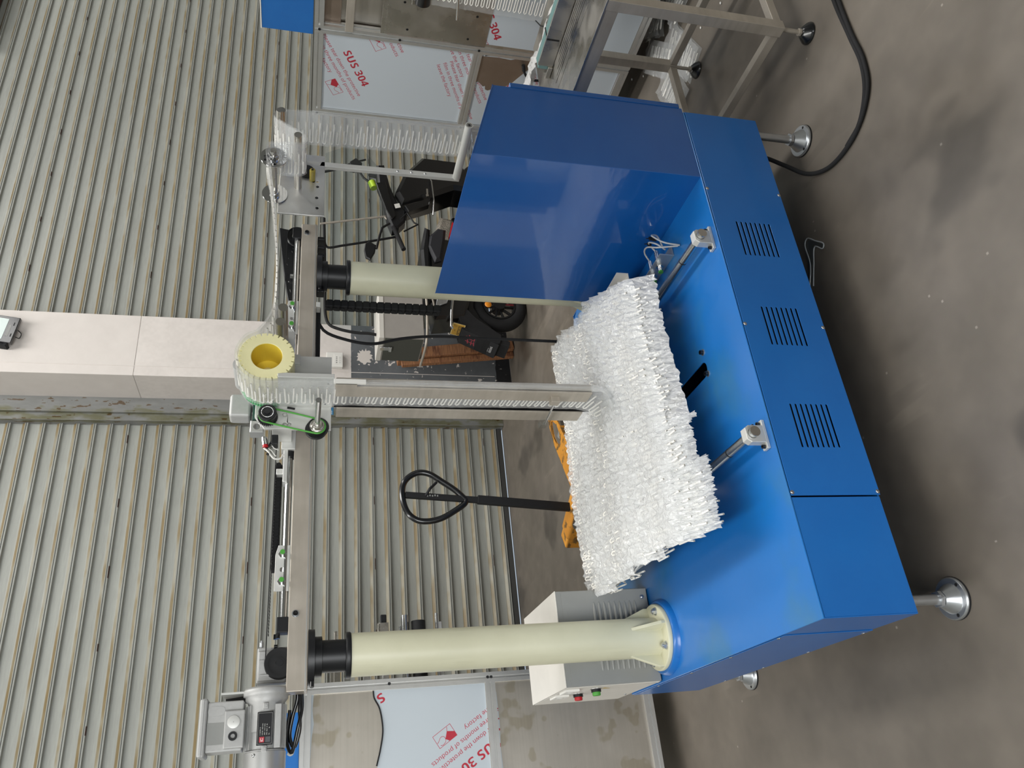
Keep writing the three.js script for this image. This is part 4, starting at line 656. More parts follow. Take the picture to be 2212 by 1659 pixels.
  part(B, 'knob_arm', [bx(2.73, 2.745, 1.2, 1.36, -0.535, -0.515, 0.002), bx(2.725, 2.75, 1.155, 1.21, -0.555, -0.53, 0.002), cy([2.74, 1.16, -0.5], [2.8, 1.16, -0.5], 0.007, 12)], M.steel);
  part(B, 'standing_pin', cy([2.76, 1.0, -0.62], [2.755, 1.015, -0.5], 0.006, 14), M.chrome);
  part(B, 'back_panel', bx(X + 0.69, X + 0.695, 0.15, 1.57, -1.25, 0.08, 0), M.sheetBrown);
  part(B, 'floor_plate', bx(X + 0.04, X + 0.66, 0.14, 0.145, -1.25, 0.08, 0), M.sheetBrown);
  part(B, 'top_plate', bx(X + 0.04, X + 0.66, 1.6, 1.604, -1.25, 0.08, 0), M.sheet);
  const bb = part(B, 'blue_box', [bx(X - 0.006, X + 0.5, 1.612, 1.829, -0.822, 0.1, 0.002)], M.blue, 'blue box on top of the frame');
  part(bb, 'box_edge', [bx(X - 0.008, X + 0.5, 1.829, 1.834, -0.824, 0.1, 0.001)], M.white);
  part(B, 'plug', [cy([X - 0.004, 0.637, -0.838], [X - 0.01, 0.628, -0.866], 0.009, 14), tb([[X - 0.01, 0.628, -0.866], [X - 0.015, 0.61, -0.89], [X - 0.012, 0.575, -0.91], [X - 0.004, 0.53, -0.915]], 0.006, 24, 8)], M.rubber, 'black plug and cable');
  // strip of straws hanging across the near bay
  const h = thing('straw_strip', 'flat film strip of straws hanging across the right-hand machine sheets', 'strip', [2.77, 0.6, -0.45]);
  const r = ribbon([[2.775, 1.12], [2.772, 0.9], [2.768, 0.7], [2.76, 0.56]], -0.578, -0.4, 60, 6, 0.008, 93, 0);
  part(h, 'film', r.g, M.film, null, true);
  for (let i = 0; i < 21; i++) strawAt(h, null, new THREE.Matrix4().makeBasis(V(0, -1, 0), V(-1, 0, 0), V(0, 0, 1)).setPosition(2.772 - 0.0004 * i, 1.09 - i * 0.0242, -0.5));
}
// ---------- stainless feed table in the right foreground ----------
{
  const t = thing('steel_table', 'stainless steel table with slotted top and bolted square legs at the right', 'table', [2.13, 0, -0.13]);
  const x0 = 1.85, x1 = 2.43, z0 = -0.46, z1 = 0.19, y = 0.74;
  for (const [x, z] of [[1.872, 0.168], [2.41, -0.44], [1.872, -0.44], [2.41, 0.168]]) {
    const l = part(t, 'leg', bx(x - 0.019, x + 0.019, 0.105, y - 0.012, z - 0.019, z + 0.019, 0.002), M.steelDull);
    part(l, 'foot_rod', [cy([x, 0.03, z], [x, 0.105, z], 0.0075, 16), hex([x, 0.03, z], [x, 0.04, z], 0.013)], M.steelDull);
    part(l, 'foot_pad', la([[0.001, 0], [0.036, 0], [0.037, 0.004], [0.033, 0.012], [0.018, 0.028], [0.012, 0.032], [0.001, 0.032]], [x, 0, z], [0, 1, 0], 28), M.blackGloss);
  }
  for (const z of [0.168, -0.44]) part(t, 'stretcher', bx(1.891, 2.391, 0.107, 0.137, z - 0.014, z + 0.014, 0.002), M.steelDull);
  for (const x of [1.872, 2.41]) part(t, 'stretcher', bx(x - 0.014, x + 0.014, 0.107, 0.137, -0.421, 0.149, 0.002), M.steelDull);
  for (const z of [0.168, -0.44]) part(t, 'apron', bx(1.891, 2.391, y - 0.06, y - 0.012, z - 0.016, z + 0.016, 0.002), M.steelDull);
  for (const x of [1.872, 2.41]) part(t, 'apron', bx(x - 0.016, x + 0.016, y - 0.06, y - 0.012, -0.421, 0.149, 0.002), M.steelDull);
  const sl = []; for (let i = 0; i < 11; i++) { const x = 2.035 + i * 0.017; sl.push([[x, -0.3 + i * 0.018], [x + 0.006, -0.296 + i * 0.018], [x + 0.006, 0.12], [x, 0.12]]); }
  part(t, 'table_plate', ex('y', [[2.002, z0], [x1, z0], [x1, z1], [2.03, z1], [2.03, 0.075], [2.002, 0.06]], y - 0.012, y - 0.009, 0.0005, sl), M.steel, 'bright steel plate with slots');
  part(t, 'edge_plate', ex('y', [[x0, z0], [1.996, z0], [1.996, 0.062], [2.024, 0.077], [2.024, z1], [x0, z1]], y - 0.012, y - 0.008, 0.0006), M.steel, 'bright steel border plate');
  part(t, 'table_slot_shade', bx(1.9, 2.39, y - 0.03, y - 0.025, -0.42, 0.15, 0), M.hole);  // black sheet stands for the shade under the slotted plate
  const g = part(t, 'guide_channel', [bx(2.135, 2.19, y + 0.0, y + 0.045, -0.32, 0.19, 0.002)], std({ map: speck([104, 136, 134], 10, 6, 0.4, 105), roughness: 0.5, metalness: 0.2 }), 'grey-green channel on the table');
  part(g, 'channel_lip', [bx(2.128, 2.136, y - 0.008, y + 0.05, -0.3, 0.19, 0.001)], M.steel);
  part(g, 'hinge', [cy([2.15, y + 0.012, -0.335], [2.185, y + 0.012, -0.335], 0.012, 16), bx(2.12, 2.16, y - 0.008, y + 0.01, -0.35, -0.3, 0.002)], M.steel);
  for (const z of [0.0, -0.185]) part(g, 'cable_tie', [bx(2.126, 2.192, y + 0.0, y + 0.0475, z - 0.003, z + 0.003, 0.001), poly([[2.192, y + 0.03, z], [2.24, y + 0.05, z - 0.03], [2.3, y + 0.055, z - 0.055]], 0.0022, 6)].flat(), M.blackMatt);
  // crumpled white film tied under the channel
  const pts = [[-0.66, 0.02], [-0.6, 0.03], [-0.53, 0.05], [-0.47, 0.09], [-0.4, 0.05], [-0.32, 0.03], [-0.24, 0.06], [-0.15, 0.03], [-0.05, 0.05], [0.06, 0.03], [0.18, 0.04]];
  const pos = [], idx = [], uv = [], nj = 9, ni = 48;
  for (let i = 0; i <= ni; i++) for (let j = 0; j <= nj; j++) { const k = i / ni * (pts.length - 1), a = Math.floor(Math.min(k, pts.length - 2)), f = k - a, z = pts[a][0] * (1 - f) + pts[a + 1][0] * f, w = 0.07 + 2.2 * (pts[a][1] * (1 - f) + pts[a + 1][1] * f); const q = j / nj; pos.push(2.2 + q * w * 0.95, y + 0.012 + 0.035 * fbm(i / ni, q, 12, 4, 3, 94) - 0.06 * q * q + 0.008 * hash(i, j, 5), Math.max(z, -0.62) + 0.02 * (hash(i, j, 6) - 0.5)); uv.push(i / ni * 0.8, q * 0.2); }
  for (let i = 0; i < ni; i++) for (let j = 0; j < nj; j++) { const a = i * (nj + 1) + j, b = a + nj + 1; idx.push(a, a + 1, b, b, a + 1, b + 1); }
  const fg = new THREE.BufferGeometry(); fg.setAttribute('position', new THREE.Float32BufferAttribute(pos, 3)); fg.setAttribute('uv', new THREE.Float32BufferAttribute(uv, 2)); fg.setIndex(idx);
  solo('film_sheet', fg, phy({ color: 0xe9e8e6, roughness: 0.3, transmission: 0.35, thickness: 0, side: THREE.DoubleSide, bumpMap: crinkle, bumpScale: 0.004 }), 'crumpled white plastic film tied to the grey-green channel on the steel table', 'plastic film', null, true);
}
// straw strips dropped on the floor under the steel table
{
  const spots = [[2.6, -0.5, 0.35, 14, 'wide straw strip lying on the floor under the far side of the steel table', -0.02], [2.74, -0.66, 0.6, 12, 'straw strip on the floor behind the far table leg, nearest the profile machine', -0.01], [2.48, -0.62, 0.25, 10, 'straw strip on the floor just left of the far table leg', 0], [2.86, -0.42, 0.1, 10, 'straw strip on the floor under the table close to the machine side', 0.005], [2.95, -0.62, 0.8, 10, 'straw strip folded against the bottom rail of the profile machine', 0.01]];
  for (const [x, z, yaw, n, label, dy] of spots) {
    const s = thing('straw_strip', label, 'strip', [x, 0, z], 'straw strips on the floor'), rot = new THREE.Matrix4().makeRotationY(yaw);
    for (let i = 0; i < n; i++) strawAt(s, null, new THREE.Matrix4().makeTranslation(x, 0.026 + dy + rr(0, 0.006), z).multiply(rot).multiply(new THREE.Matrix4().makeTranslation((i - n / 2) * 0.0245, 0.004 * Math.sin(i), 0)).multiply(new THREE.Matrix4().makeRotationFromEuler(new THREE.Euler(rr(-0.08, 0.08), rr(-0.1, 0.1), rr(-0.3, 0.3)))));
    const g = new THREE.PlaneGeometry(n * 0.0245 + 0.02, 0.155, 24, 6); g.rotateX(-Math.PI / 2); const p = g.attributes.position; for (let i = 0; i < p.count; i++) p.setY(i, 0.032 + dy + 0.012 * hash(i, n, 6)); g.rotateY(yaw); g.translate(x, 0, z); part(s, 'film', g, M.film, null, true);
    const g2 = new THREE.PlaneGeometry(n * 0.0245 + 0.02, 0.155, 12, 4); g2.rotateX(-Math.PI / 2); const p2 = g2.attributes.position; for (let i = 0; i < p2.count; i++) p2.setY(i, Math.max(0.002, 0.016 + dy - 0.014 * hash(i, n, 7))); g2.rotateY(yaw); g2.translate(x, 0, z); part(s, 'film', g2, M.film, null, true);
  }
  const where = [[2.547, -0.333, 'behind the middle of the steel table'], [2.492, -0.173, 'under the steel table rail'], [2.847, -0.849, 'left of the profile machine rail'], [2.952, -0.961, 'deepest under the profile machine'], [2.751, -0.762, 'near the far table foot']];
  for (const [x, z, w] of where) { const g = new THREE.SphereGeometry(0.007, 8, 6); g.scale(1, 0.5, 0.7); g.translate(x, 0.0035, z); solo('plastic_bit', g, M.white, 'tiny white plastic bit on the floor ' + w, 'scrap', 'white bits on the floor'); }
}
// power cable on the floor
{
  const pts = [[2.1, 0.0075, 0.34], [1.849, 0.0075, 0.312], [1.675, 0.0075, 0.311], [1.551, 0.0075, 0.31], [1.464, 0.0075, 0.282], [1.396, 0.0075, 0.219], [1.373, 0.0075, 0.137], [1.385, 0.0075, 0.043], [1.43, 0.02, -0.03], [1.5, 0.06, -0.07], [1.56, 0.11, -0.1], [1.6, 0.16, -0.14], [1.62, 0.178, -0.2]];
  solo('power_cable', [tb(pts, 0.0072, 140, 10), tb(pts.slice(0, 7).map((p, i) => [p[0] + 0.004, p[1] + 0.001, p[2] + 0.0135 + 0.004 * Math.sin(i * 2)]), 0.0065, 90, 8)], M.rubber, 'black power cable looping over the floor beside the steel table', 'cable');
}
// clear plastic piece on the floor before the machine
{
  const g = (list) => list; const s = thing('clear_scrap', 'thin clear plastic blister piece on the dark floor under the machine front', 'scrap', [1.2, 0, -0.14]);
  part(s, 'blister', [ex('y', [[1.24, -0.155], [1.248, -0.142], [1.18, -0.082], [1.172, -0.09], [1.21, -0.125], [1.1, -0.19], [1.08, -0.21]], 0.001, 0.003, 0.0003)], M.clear);
  part(s, 'rim', [tb([[1.08, 0.004, -0.215], [1.16, 0.006, -0.165], [1.24, 0.007, -0.157], [1.249, 0.007, -0.14], [1.215, 0.006, -0.108], [1.18, 0.005, -0.08], [1.17, 0.005, -0.09], [1.2, 0.006, -0.12], [1.15, 0.006, -0.15], [1.09, 0.004, -0.185]], 0.0022, 90, 6)], phy({ color: 0xdfe3e5, roughness: 0.15, transmission: 0.6, thickness: 0 }));
}
// ---------- machine on the left, behind ----------
{
  const Z = -1.8, C = thing('cabinet_machine', 'aluminium profile machine at the left with half-peeled film on its upper sheet', 'machine', [-0.2, 0, -2.2]);
  const xr = 0.178;
  const p1 = part(C, 'frame_post', prof('y', xr, Z - 0.02, 0.105, 1.587), M.alu);
  bolts(p1, [[[xr, 1.57, Z], [0, 0, 1]], [[xr, 1.24, Z], [0, 0, 1]], [[xr, 0.83, Z], [0, 0, 1]], [[xr, 0.815, Z], [0, 0, 1]]]);
  part(C, 'frame_post', prof('y', -0.7, Z - 0.02, 0.105, 1.587), M.alu);
  for (const x of [xr, -0.7]) part(C, 'frame_post', prof('y', x, Z - 0.8, 0.105, 1.587), M.alu);
  for (const y of [1.567, 0.82, 0.125]) part(C, 'frame_rail', prof('x', Z - 0.02, y, -0.68, xr - 0.02), M.alu);
  for (const y of [1.567, 0.82, 0.125]) part(C, 'frame_rail', prof('z', xr, y, Z - 0.78, Z - 0.04), M.alu);
  for (const [x, z] of [[xr, Z - 0.02], [-0.7, Z - 0.02], [xr, Z - 0.8], [-0.7, Z - 0.8]]) part(C, 'caster', [cy([x - 0.012, 0.035, z], [x + 0.012, 0.035, z], 0.035, 20), bx(x - 0.02, x + 0.02, 0.06, 0.105, z - 0.02, z + 0.02, 0.002)], M.black);
  const film = filmPrint(-0.68, 0.84, 0.84, 0.72, [[-0.052, 0.813, 122, [1, 1, 1, 1, 1]], [-0.42, 0.95, 122, [1, 1, 1, 1, 1]], [0.15, 1.27, 122, [1, 0, 0, 0, 0]]], [190, 199, 206]);
  const s = part(C, 'front_sheet', bx(-0.68, xr - 0.02, 0.84, 1.547, Z - 0.014, Z - 0.012, 0), M.sheet, 'bare steel where the film was torn away');
  part(s, 'protective_film', ex('z', [[-0.68, 0.842], [xr - 0.021, 0.842], [xr - 0.021, 1.302], [0.13, 1.298], [0.09, 1.278], [0.04, 1.268], [0.0, 1.266], [-0.06, 1.276], [-0.12, 1.292], [-0.2, 1.3], [-0.68, 1.33]], Z - 0.012, Z - 0.0112, 0), film, 'pale blue protective film with red print');
  part(s, 'film_curl', [tb([[xr - 0.022, 1.304, Z - 0.009], [0.13, 1.301, Z - 0.009], [0.09, 1.281, Z - 0.009], [0.04, 1.271, Z - 0.008], [0.0, 1.269, Z - 0.008], [-0.06, 1.279, Z - 0.009], [-0.12, 1.295, Z - 0.009]], 0.0032, 50, 6)], M.blackMatt, 'dark rolled edge of the torn film');
  part(s, 'film_rest', [ex('z', [[-0.1, 1.547], [xr - 0.021, 1.547], [xr - 0.021, 1.537], [0.1, 1.541], [0.05, 1.535], [0, 1.542]], Z - 0.012, Z - 0.0112, 0)], film);
  const lo = part(C, 'front_sheet', bx(-0.68, xr - 0.02, 0.145, 0.8, Z - 0.014, Z - 0.012, 0), M.sheet, 'bare lower steel sheet');
  part(lo, 'film_edge', [ex('z', [[-0.3, 0.8], [0.12, 0.8], [0.12, 0.796], [0.0, 0.792], [-0.1, 0.796], [-0.3, 0.786]], Z - 0.012, Z - 0.0112, 0)], film);
  part(C, 'right_sheet', bx(xr - 0.006, xr - 0.004, 0.145, 1.547, Z - 0.78, Z - 0.04, 0), M.sheet);
  part(C, 'top_plate', bx(-0.68, xr - 0.02, 1.577, 1.58, Z - 0.78, Z - 0.04, 0), M.sheet);
  part(C, 'back_sheet', bx(-0.68, xr - 0.02, 0.145, 1.547, Z - 0.8, Z - 0.797, 0), M.sheet);
  part(C, 'blue_box', bx(-0.7, 0.11, 1.588, 1.72, Z - 0.5, Z - 0.12, 0.002), M.blue, 'blue box on top of the frame');
  // roller stand of that machine, seen above and past the frame
  const st = part(C, 'roller_bracket', [bx(xr + 0.02, 0.48, 0.96, 0.985, Z - 0.34, Z - 0.3, 0.002)], M.alu);
  part(st, 'bracket_plate', [bx(0.42, 0.487, 1.205, 1.246, -2.12, -2.1, 0.001), bx(0.42, 0.485, 1.25, 1.254, -2.14, -2.09, 0.001)], M.steel);
  part(st, 'black_handle', bx(0.44, 0.528, 1.212, 1.24, -2.15, -2.12, 0.004), M.black);
  part(st, 'steel_roller', [cy([0.2, 1.13, -2.12], [0.518, 1.13, -2.12], 0.019, 24), cy([0.3, 1.152, -2.12], [0.47, 1.152, -2.12], 0.006, 10)], M.chrome);
  part(st, 'black_drum', cy([0.2, 1.065, -2.13], [0.492, 1.065, -2.13], 0.033, 28), M.blackMatt);
  part(st, 'thin_pin', [cy([0.2, 0.984, -2.1], [0.518, 0.984, -2.1], 0.008, 14)], M.chrome);
  part(st, 'upper_pad', [bx(0.2, 0.5, 1.425, 1.44, -2.36, -2.3, 0.002), bx(0.2, 0.44, 1.41, 1.455, -2.34, -2.32, 0.001)], M.steel);
  for (let i = 0; i < 3; i++) part(st, 'guide_pin', bx(0.2, 0.3, 1.36 - i * 0.09, 1.39 - i * 0.09, -2.4, -2.37, 0.002), M.alu);
}
// ---------- pallet jack ----------
{
  const o = V(0.94, 0, -1.9), d = V(0.88, 0, -0.475).normalize(), n = V(-d.z, 0, d.x).normalize();
  const J = thing('pallet_jack', 'worn yellow pallet jack with a black loop handle on the floor behind the machine', 'pallet jack', [o.x, 0, o.z]);
  const put = (g) => { const m = new THREE.Matrix4().makeBasis(d, V(0, 1, 0), n).setPosition(o.x, 0, o.z); return g.applyMatrix4(m); };
  for (const s of [-1, 1]) {
    const w = [], c = 0.285 * s; // blade seen from above: tapered tip, lens-shaped opening
    const out = [[0.08, c - 0.08], [1.0, c - 0.08], [1.15, c - 0.055], [1.225, c - 0.02], [1.235, c + 0.02], [1.15, c + 0.055], [1.0, c + 0.08], [0.08, c + 0.08]];
    const hole = [[0.9, c], [0.98, c - 0.045], [1.05, c - 0.05], [1.13, c - 0.02], [1.15, c], [1.13, c + 0.02], [1.05, c + 0.05], [0.98, c + 0.045]];
    const f = part(J, 'fork', [put(ex('y', out, 0.075, 0.085, 0.002, [hole])), put(bx(0.08, 1.0, 0.035, 0.076, c - 0.08, c - 0.074, 0.001)), put(bx(0.08, 1.0, 0.035, 0.076, c + 0.074, c + 0.08, 0.001))], M.yellowPaint);
    part(f, 'fork_wheel', put(cy([1.03, 0.034, c - 0.03], [1.03, 0.034, c + 0.03], 0.033, 24)), M.greyPaint);
    part(f, 'fork_tip', put(cy([1.2, 0.045, c - 0.02], [1.2, 0.045, c + 0.02], 0.028, 16)), M.yellowPaint);
  }
  const fr = part(J, 'frame', [put(bx(0.0, 0.1, 0.1, 0.3, -0.26, 0.26, 0.01)), put(bx(-0.05, 0.06, 0.26, 0.33, -0.16, 0.16, 0.02))], M.yellowPaint);
  part(J, 'pump', [put(cy([-0.06, 0.1, 0], [-0.06, 0.32, 0], 0.05, 24)), put(bx(-0.12, 0.0, 0.16, 0.25, -0.06, 0.06, 0.01))], M.blackGloss);
  for (const s of [-1, 1]) part(J, 'steer_wheel', put(cy([-0.06, 0.085, s * 0.05], [-0.06, 0.085, s * 0.1], 0.085, 28)), M.rubber);
  const h = part(J, 'handle', [...[[[0.945, 0.2, -1.9], [1.0, 0.78, -1.9]]].map(([a, b]) => { const g = bx(-0.02, 0.02, -0.3, 0.3, -0.014, 0.014, 0.003); g.applyQuaternion(new THREE.Quaternion().setFromUnitVectors(UPV, V(b[0] - a[0], b[1] - a[1], 0).normalize())); g.translate((a[0] + b[0]) / 2, (a[1] + b[1]) / 2, -1.9); return g; }), (() => { const g = bx(-0.014, 0.014, -0.19, 0.19, -0.012, 0.012, 0.003); g.applyQuaternion(new THREE.Quaternion().setFromUnitVectors(UPV, V(0.03, 0.36, 0).normalize())); g.translate(1.012, 0.945, -1.9); return g; })()], M.blackMatt, 'black steel handle');
  part(h, 'handle_loop', [tb([[1.0, 0.845, -1.9], [1.046, 0.89, -1.9], [1.09, 0.95, -1.9], [1.135, 1.02, -1.9], [1.14, 1.07, -1.9], [1.115, 1.118, -1.9], [1.08, 1.142, -1.9], [1.03, 1.148, -1.9], [0.975, 1.14, -1.9], [0.93, 1.118, -1.9], [0.902, 1.08, -1.9], [0.897, 1.03, -1.9], [0.91, 0.97, -1.9], [0.945, 0.905, -1.9], [0.985, 0.85, -1.9], [1.0, 0.845, -1.9]], 0.0145, 120, 12)], M.blackGloss);
  part(h, 'release_lever', poly([[1.018, 1.04, -1.888], [1.05, 1.02, -1.88], [1.085, 0.985, -1.885]], 0.007, 8), M.black);
  part(h, 'embossed_marks', Array.from({ length: 5 }, (_, i) => bx(1.014 + (i % 2) * 0.002, 1.022 + (i % 2) * 0.002, 0.98 + i * 0.012, 0.986 + i * 0.012, -1.8885, -1.887, 0)), M.greyPaint).userData.kind = 'stuff';
}
// ---------- scooter by the wall ----------
{
  const S = thing('scooter', 'black delivery scooter with grey top box and clear rain screen parked by the wall', 'scooter', [3.4, 0, -3.2]);
  const zc = -3.17;
  for (const [x, nm] of [[3.0, 'rear_wheel'], [4.22, 'front_wheel']]) {
    const r = 0.215, w = part(S, nm, [(() => { const g = new THREE.TorusGeometry(r - 0.05, 0.05, 14, 44); g.scale(1, 1, 0.95); g.translate(x, r, zc); return g; })()], M.rubber);
    part(w, 'rim', [ring([x, r, zc - 0.035], [x, r, zc + 0.035], 0.125, 0.112, 40), cy([x, r, zc - 0.045], [x, r, zc + 0.045], 0.045, 24), ...Array.from({ length: 10 }, (_, i) => { const a = i / 10 * 6.2832, g = bx(-0.006, 0.006, 0.04, 0.115, -0.012, 0.012, 0.002); g.rotateZ(a); g.translate(x, r, zc); return g; })], M.black);
    part(w, 'red_mark', bx(x - 0.006, x + 0.006, r - 0.11, r - 0.03, zc + 0.036, zc + 0.04, 0), std({ color: 0x6a1520, roughness: 0.5 }));
  }
  part(S, 'rear_body', [ex('z', [[2.8, 0.72], [2.83, 0.5], [3.05, 0.43], [3.5, 0.4], [3.55, 0.68], [3.35, 0.74], [3.0, 0.75]], zc - 0.12, zc + 0.11, 0.02)], M.blackGloss);
  part(S, 'seat', [ex('z', [[2.95, 0.745], [3.0, 0.79], [3.4, 0.8], [3.62, 0.76], [3.6, 0.72], [3.3, 0.73], [3.0, 0.735]], zc - 0.13, zc + 0.13, 0.02)], M.black);
  part(S, 'back_rest', [ex('z', [[3.29, 0.70], [3.43, 0.75], [3.53, 0.73], [3.61, 0.66], [3.6, 0.6], [3.49, 0.615], [3.31, 0.65]], zc - 0.02, zc + 0.14, 0.02)], std({ color: 0x26262b, roughness: 0.55 }), 'dark padded back rest');
  part(S, 'pad_backing', ex('z', [[3.34, 0.8], [3.51, 0.785], [3.5, 0.73], [3.35, 0.74]], zc - 0.06, zc, 0.003), std({ color: 0x2a3138, roughness: 0.6 }));
  part(S, 'floor_board', bx(3.45, 4.05, 0.26, 0.36, zc - 0.14, zc + 0.12, 0.02), M.black);
  part(S, 'leg_shield', [ex('z', [[3.97, 0.97], [4.18, 0.89], [4.37, 0.74], [4.36, 0.46], [4.26, 0.37], [4.05, 0.36], [4.06, 0.5], [3.97, 0.67], [3.88, 0.86], [3.86, 0.92]], zc - 0.16, zc + 0.1, 0.03)], M.blackGloss);
  part(S, 'handlebar_cover', [ex('z', [[4.24, 1.11], [4.25, 1.05], [4.04, 1.01], [3.88, 0.96], [3.79, 0.89], [3.69, 0.9], [3.63, 0.95], [3.61, 1.0], [3.72, 1.035], [3.95, 1.07], [4.04, 1.1]], zc - 0.02, zc + 0.09, 0.015)], M.black);
  part(S, 'dashboard', [ex('z', [[4.03, 1.12], [4.05, 1.045], [3.72, 0.975], [3.68, 1.005], [3.78, 1.05], [3.9, 1.085]], zc + 0.092, zc + 0.11, 0.004)], M.blackGloss);
  part(S, 'sticker', ex('z', [[3.79, 0.975], [3.83, 0.985], [3.845, 0.945], [3.805, 0.935]], zc + 0.105, zc + 0.1065, 0), M.white, 'small white sticker');
  part(S, 'hand_grip', [cy([3.58, 1.0, -3.03], [3.35, 0.935, -3.0], 0.017, 16), cy([4.22, 1.09, -3.2], [4.42, 1.13, -3.4], 0.017, 16)], M.rubber);
  part(S, 'mirror', [...poly([[3.6, 1.03, -3.02], [3.54, 1.086, -3.0], [3.46, 1.108, -3.0], [3.34, 1.133, -3.0]], 0.009, 8), ex('z', [[3.375, 1.215], [3.405, 1.186], [3.372, 1.133], [3.307, 1.144], [3.237, 1.178], [3.255, 1.211], [3.321, 1.222]], -3.02, -2.995, 0.006)], M.black);
  part(S, 'mirror', [...poly([[4.2, 1.08, -3.3], [4.303, 1.15, -3.35], [4.338, 1.191, -3.35], [4.414, 1.228, -3.35]], 0.009, 8), ex('z', [[4.4, 1.3], [4.5, 1.3], [4.55, 1.25], [4.5, 1.2], [4.4, 1.21]], -3.37, -3.345, 0.006)], M.black);
  part(S, 'brake_lever', poly([[3.63, 0.95, -3.0], [3.69, 0.9, -2.99], [3.6, 0.85, -2.99], [3.586, 0.823, -2.99], [3.53, 0.902, -2.99], [3.51, 0.93, -2.99]], 0.006, 6), M.black);
  part(S, 'bag_hook', poly([[4.116, 0.7, -3.05], [4.069, 0.69, -3.03], [3.871, 0.68, -3.03], [3.741, 0.69, -3.05]], 0.006, 8), M.chrome);
  part(S, 'glove_box', ex('z', [[3.74, 0.88], [3.80, 0.91], [3.9, 0.7], [3.83, 0.72]], zc + 0.08, zc + 0.14, 0.006), M.blackGloss);
  part(S, 'key_plate', [bx(3.93, 3.99, 0.72, 0.735, zc + 0.13, zc + 0.136, 0.001), cy([3.92, 0.73, zc + 0.13], [3.92, 0.73, zc + 0.14], 0.012, 12)], M.chrome);
  // wind and rain screen
  const scr = part(S, 'rain_screen', [ex('z', [[3.46, 1.48], [4.4, 1.5], [4.55, 1.25], [4.1, 0.95], [3.62, 0.94]], -3.18, -3.178, 0)], M.clear, 'clear plastic rain screen');
  part(scr, 'screen_edge', [tb([[3.6, 1.5, -3.18], [3.49, 1.49, -3.18], [3.463, 1.473, -3.18], [3.489, 1.366, -3.18], [3.548, 1.162, -3.18], [3.612, 0.951, -3.18]], 0.009, 50, 8)], M.black);
  part(scr, 'screen_rod', [cy([3.656, 1.53, -3.15], [3.79, 0.99, -3.15], 0.0085, 10), cy([3.77, 1.05, -3.15], [3.66, 0.985, -3.12], 0.006, 8)], M.steelDull);
  part(scr, 'screen_rod', [tb([[4.4, 1.52, -3.4], [4.455, 1.394, -3.4], [4.538, 1.273, -3.4], [4.588, 1.166, -3.4]], 0.008, 30, 8), tb([[4.416, 1.505, -3.4], [4.465, 1.356, -3.4], [4.452, 1.3, -3.4], [4.436, 1.262, -3.4], [4.476, 1.236, -3.4]], 0.006, 30, 8)], M.black);
  const can = part(S, 'rear_canopy', [ex('z', [[3.25, 1.49], [2.81, 1.478], [2.77, 1.45], [2.737, 1.38], [2.716, 1.27], [2.713, 1.17], [3.2, 1.16]], -3.16, -3.158, 0)], M.clear, 'clear canopy film with black edging');
  part(can, 'canopy_edge', tb([[3.72, 1.503, -3.16], [3.164, 1.489, -3.16], [2.83, 1.478, -3.16], [2.77, 1.453, -3.16], [2.736, 1.38, -3.16], [2.715, 1.269, -3.16], [2.712, 1.173, -3.16], [2.72, 1.09, -3.2]], 0.011, 70, 8), M.blackMatt);
  // top box with latch
  const x0 = 2.585, x1 = 2.97, y0 = 0.815, y1 = 1.125, z0 = -3.31, z1 = -3.0;
  const tbx = part(S, 'top_box', bx(x0, x1, y0, y1, z0, z1, 0.006), std({ map: speck([158, 153, 147], 8, 8, 0.4, 111), roughness: 0.5 }), 'grey delivery top box');
  part(tbx, 'box_lid', bx(x0 - 0.004, x1 + 0.004, y1 - 0.035, y1 + 0.004, z0 - 0.004, z1 + 0.004, 0.006), M.beige);
  part(tbx, 'box_door', bx(x0 - 0.004, x0 + 0.001, y0 + 0.01, y1 - 0.04, z0 + 0.008, z1 - 0.008, 0.001), std({ color: 0x4b4c46, roughness: 0.6 }), 'dark olive rear door of the top box');
  part(tbx, 'latch', [bx(x0 - 0.016, x0 - 0.004, 1.045, 1.11, -3.15, -3.11, 0.004), bx(x0 - 0.02, x0 - 0.014, 1.03, 1.05, -3.16, -3.1, 0.003)], M.chrome);
  part(S, 'rack', [tb([[2.97, 0.79, -2.99], [2.8, 0.79, -2.99], [2.6, 0.8, -2.99], [2.55, 0.805, -3.02], [2.545, 0.806, -3.3]], 0.009, 40, 8), tb([[3.0, 0.74, -3.05], [2.86, 0.73, -3.05], [2.81, 0.79, -3.05]], 0.008, 24, 8), cy([2.6, 0.8, -3.3], [3.0, 0.8, -3.3], 0.009, 10)], M.steelDull);
  part(S, 'tail_plate', [ex('z', [[2.89, 0.715], [2.97, 0.7], [2.97, 0.62], [2.93, 0.63]], -3.06, -3.04, 0.004)], M.zinc);
  part(S, 'grab_bar', poly([[3.0, 0.58, -3.05], [2.87, 0.6, -3.05], [2.735, 0.612, -3.05], [2.72, 0.6, -3.06]], 0.011, 10), M.chrome);
  // licence plate and splash flap, both facing rearward
  const face = (w, h) => new THREE.PlaneGeometry(w, h);
  const plateTex = canvasTex(384, 224, (c, w, h) => { c.fillStyle = '#c79a3c'; c.fillRect(0, 0, w, h); c.strokeStyle = '#e8dca8'; c.lineWidth = 10; c.strokeRect(8, 8, w - 16, h - 16); c.fillStyle = '#1b1710'; c.font = 'bold 40px sans-serif'; c.fillText('A Y', 130, 76); c.save(); c.translate(28, 182); c.scale(1, 1.35); c.font = 'bold 76px sans-serif'; c.fillText('0873533', 0, 0, 330); c.restore(); });
  const ph = part(S, 'plate_holder', turn(bx(2.752, 2.757, 0.5, 0.6, -3.2, -3.04, 0.001), [2.755, 0.55, -3.12], [0, 0, 1], -0.25), M.black);
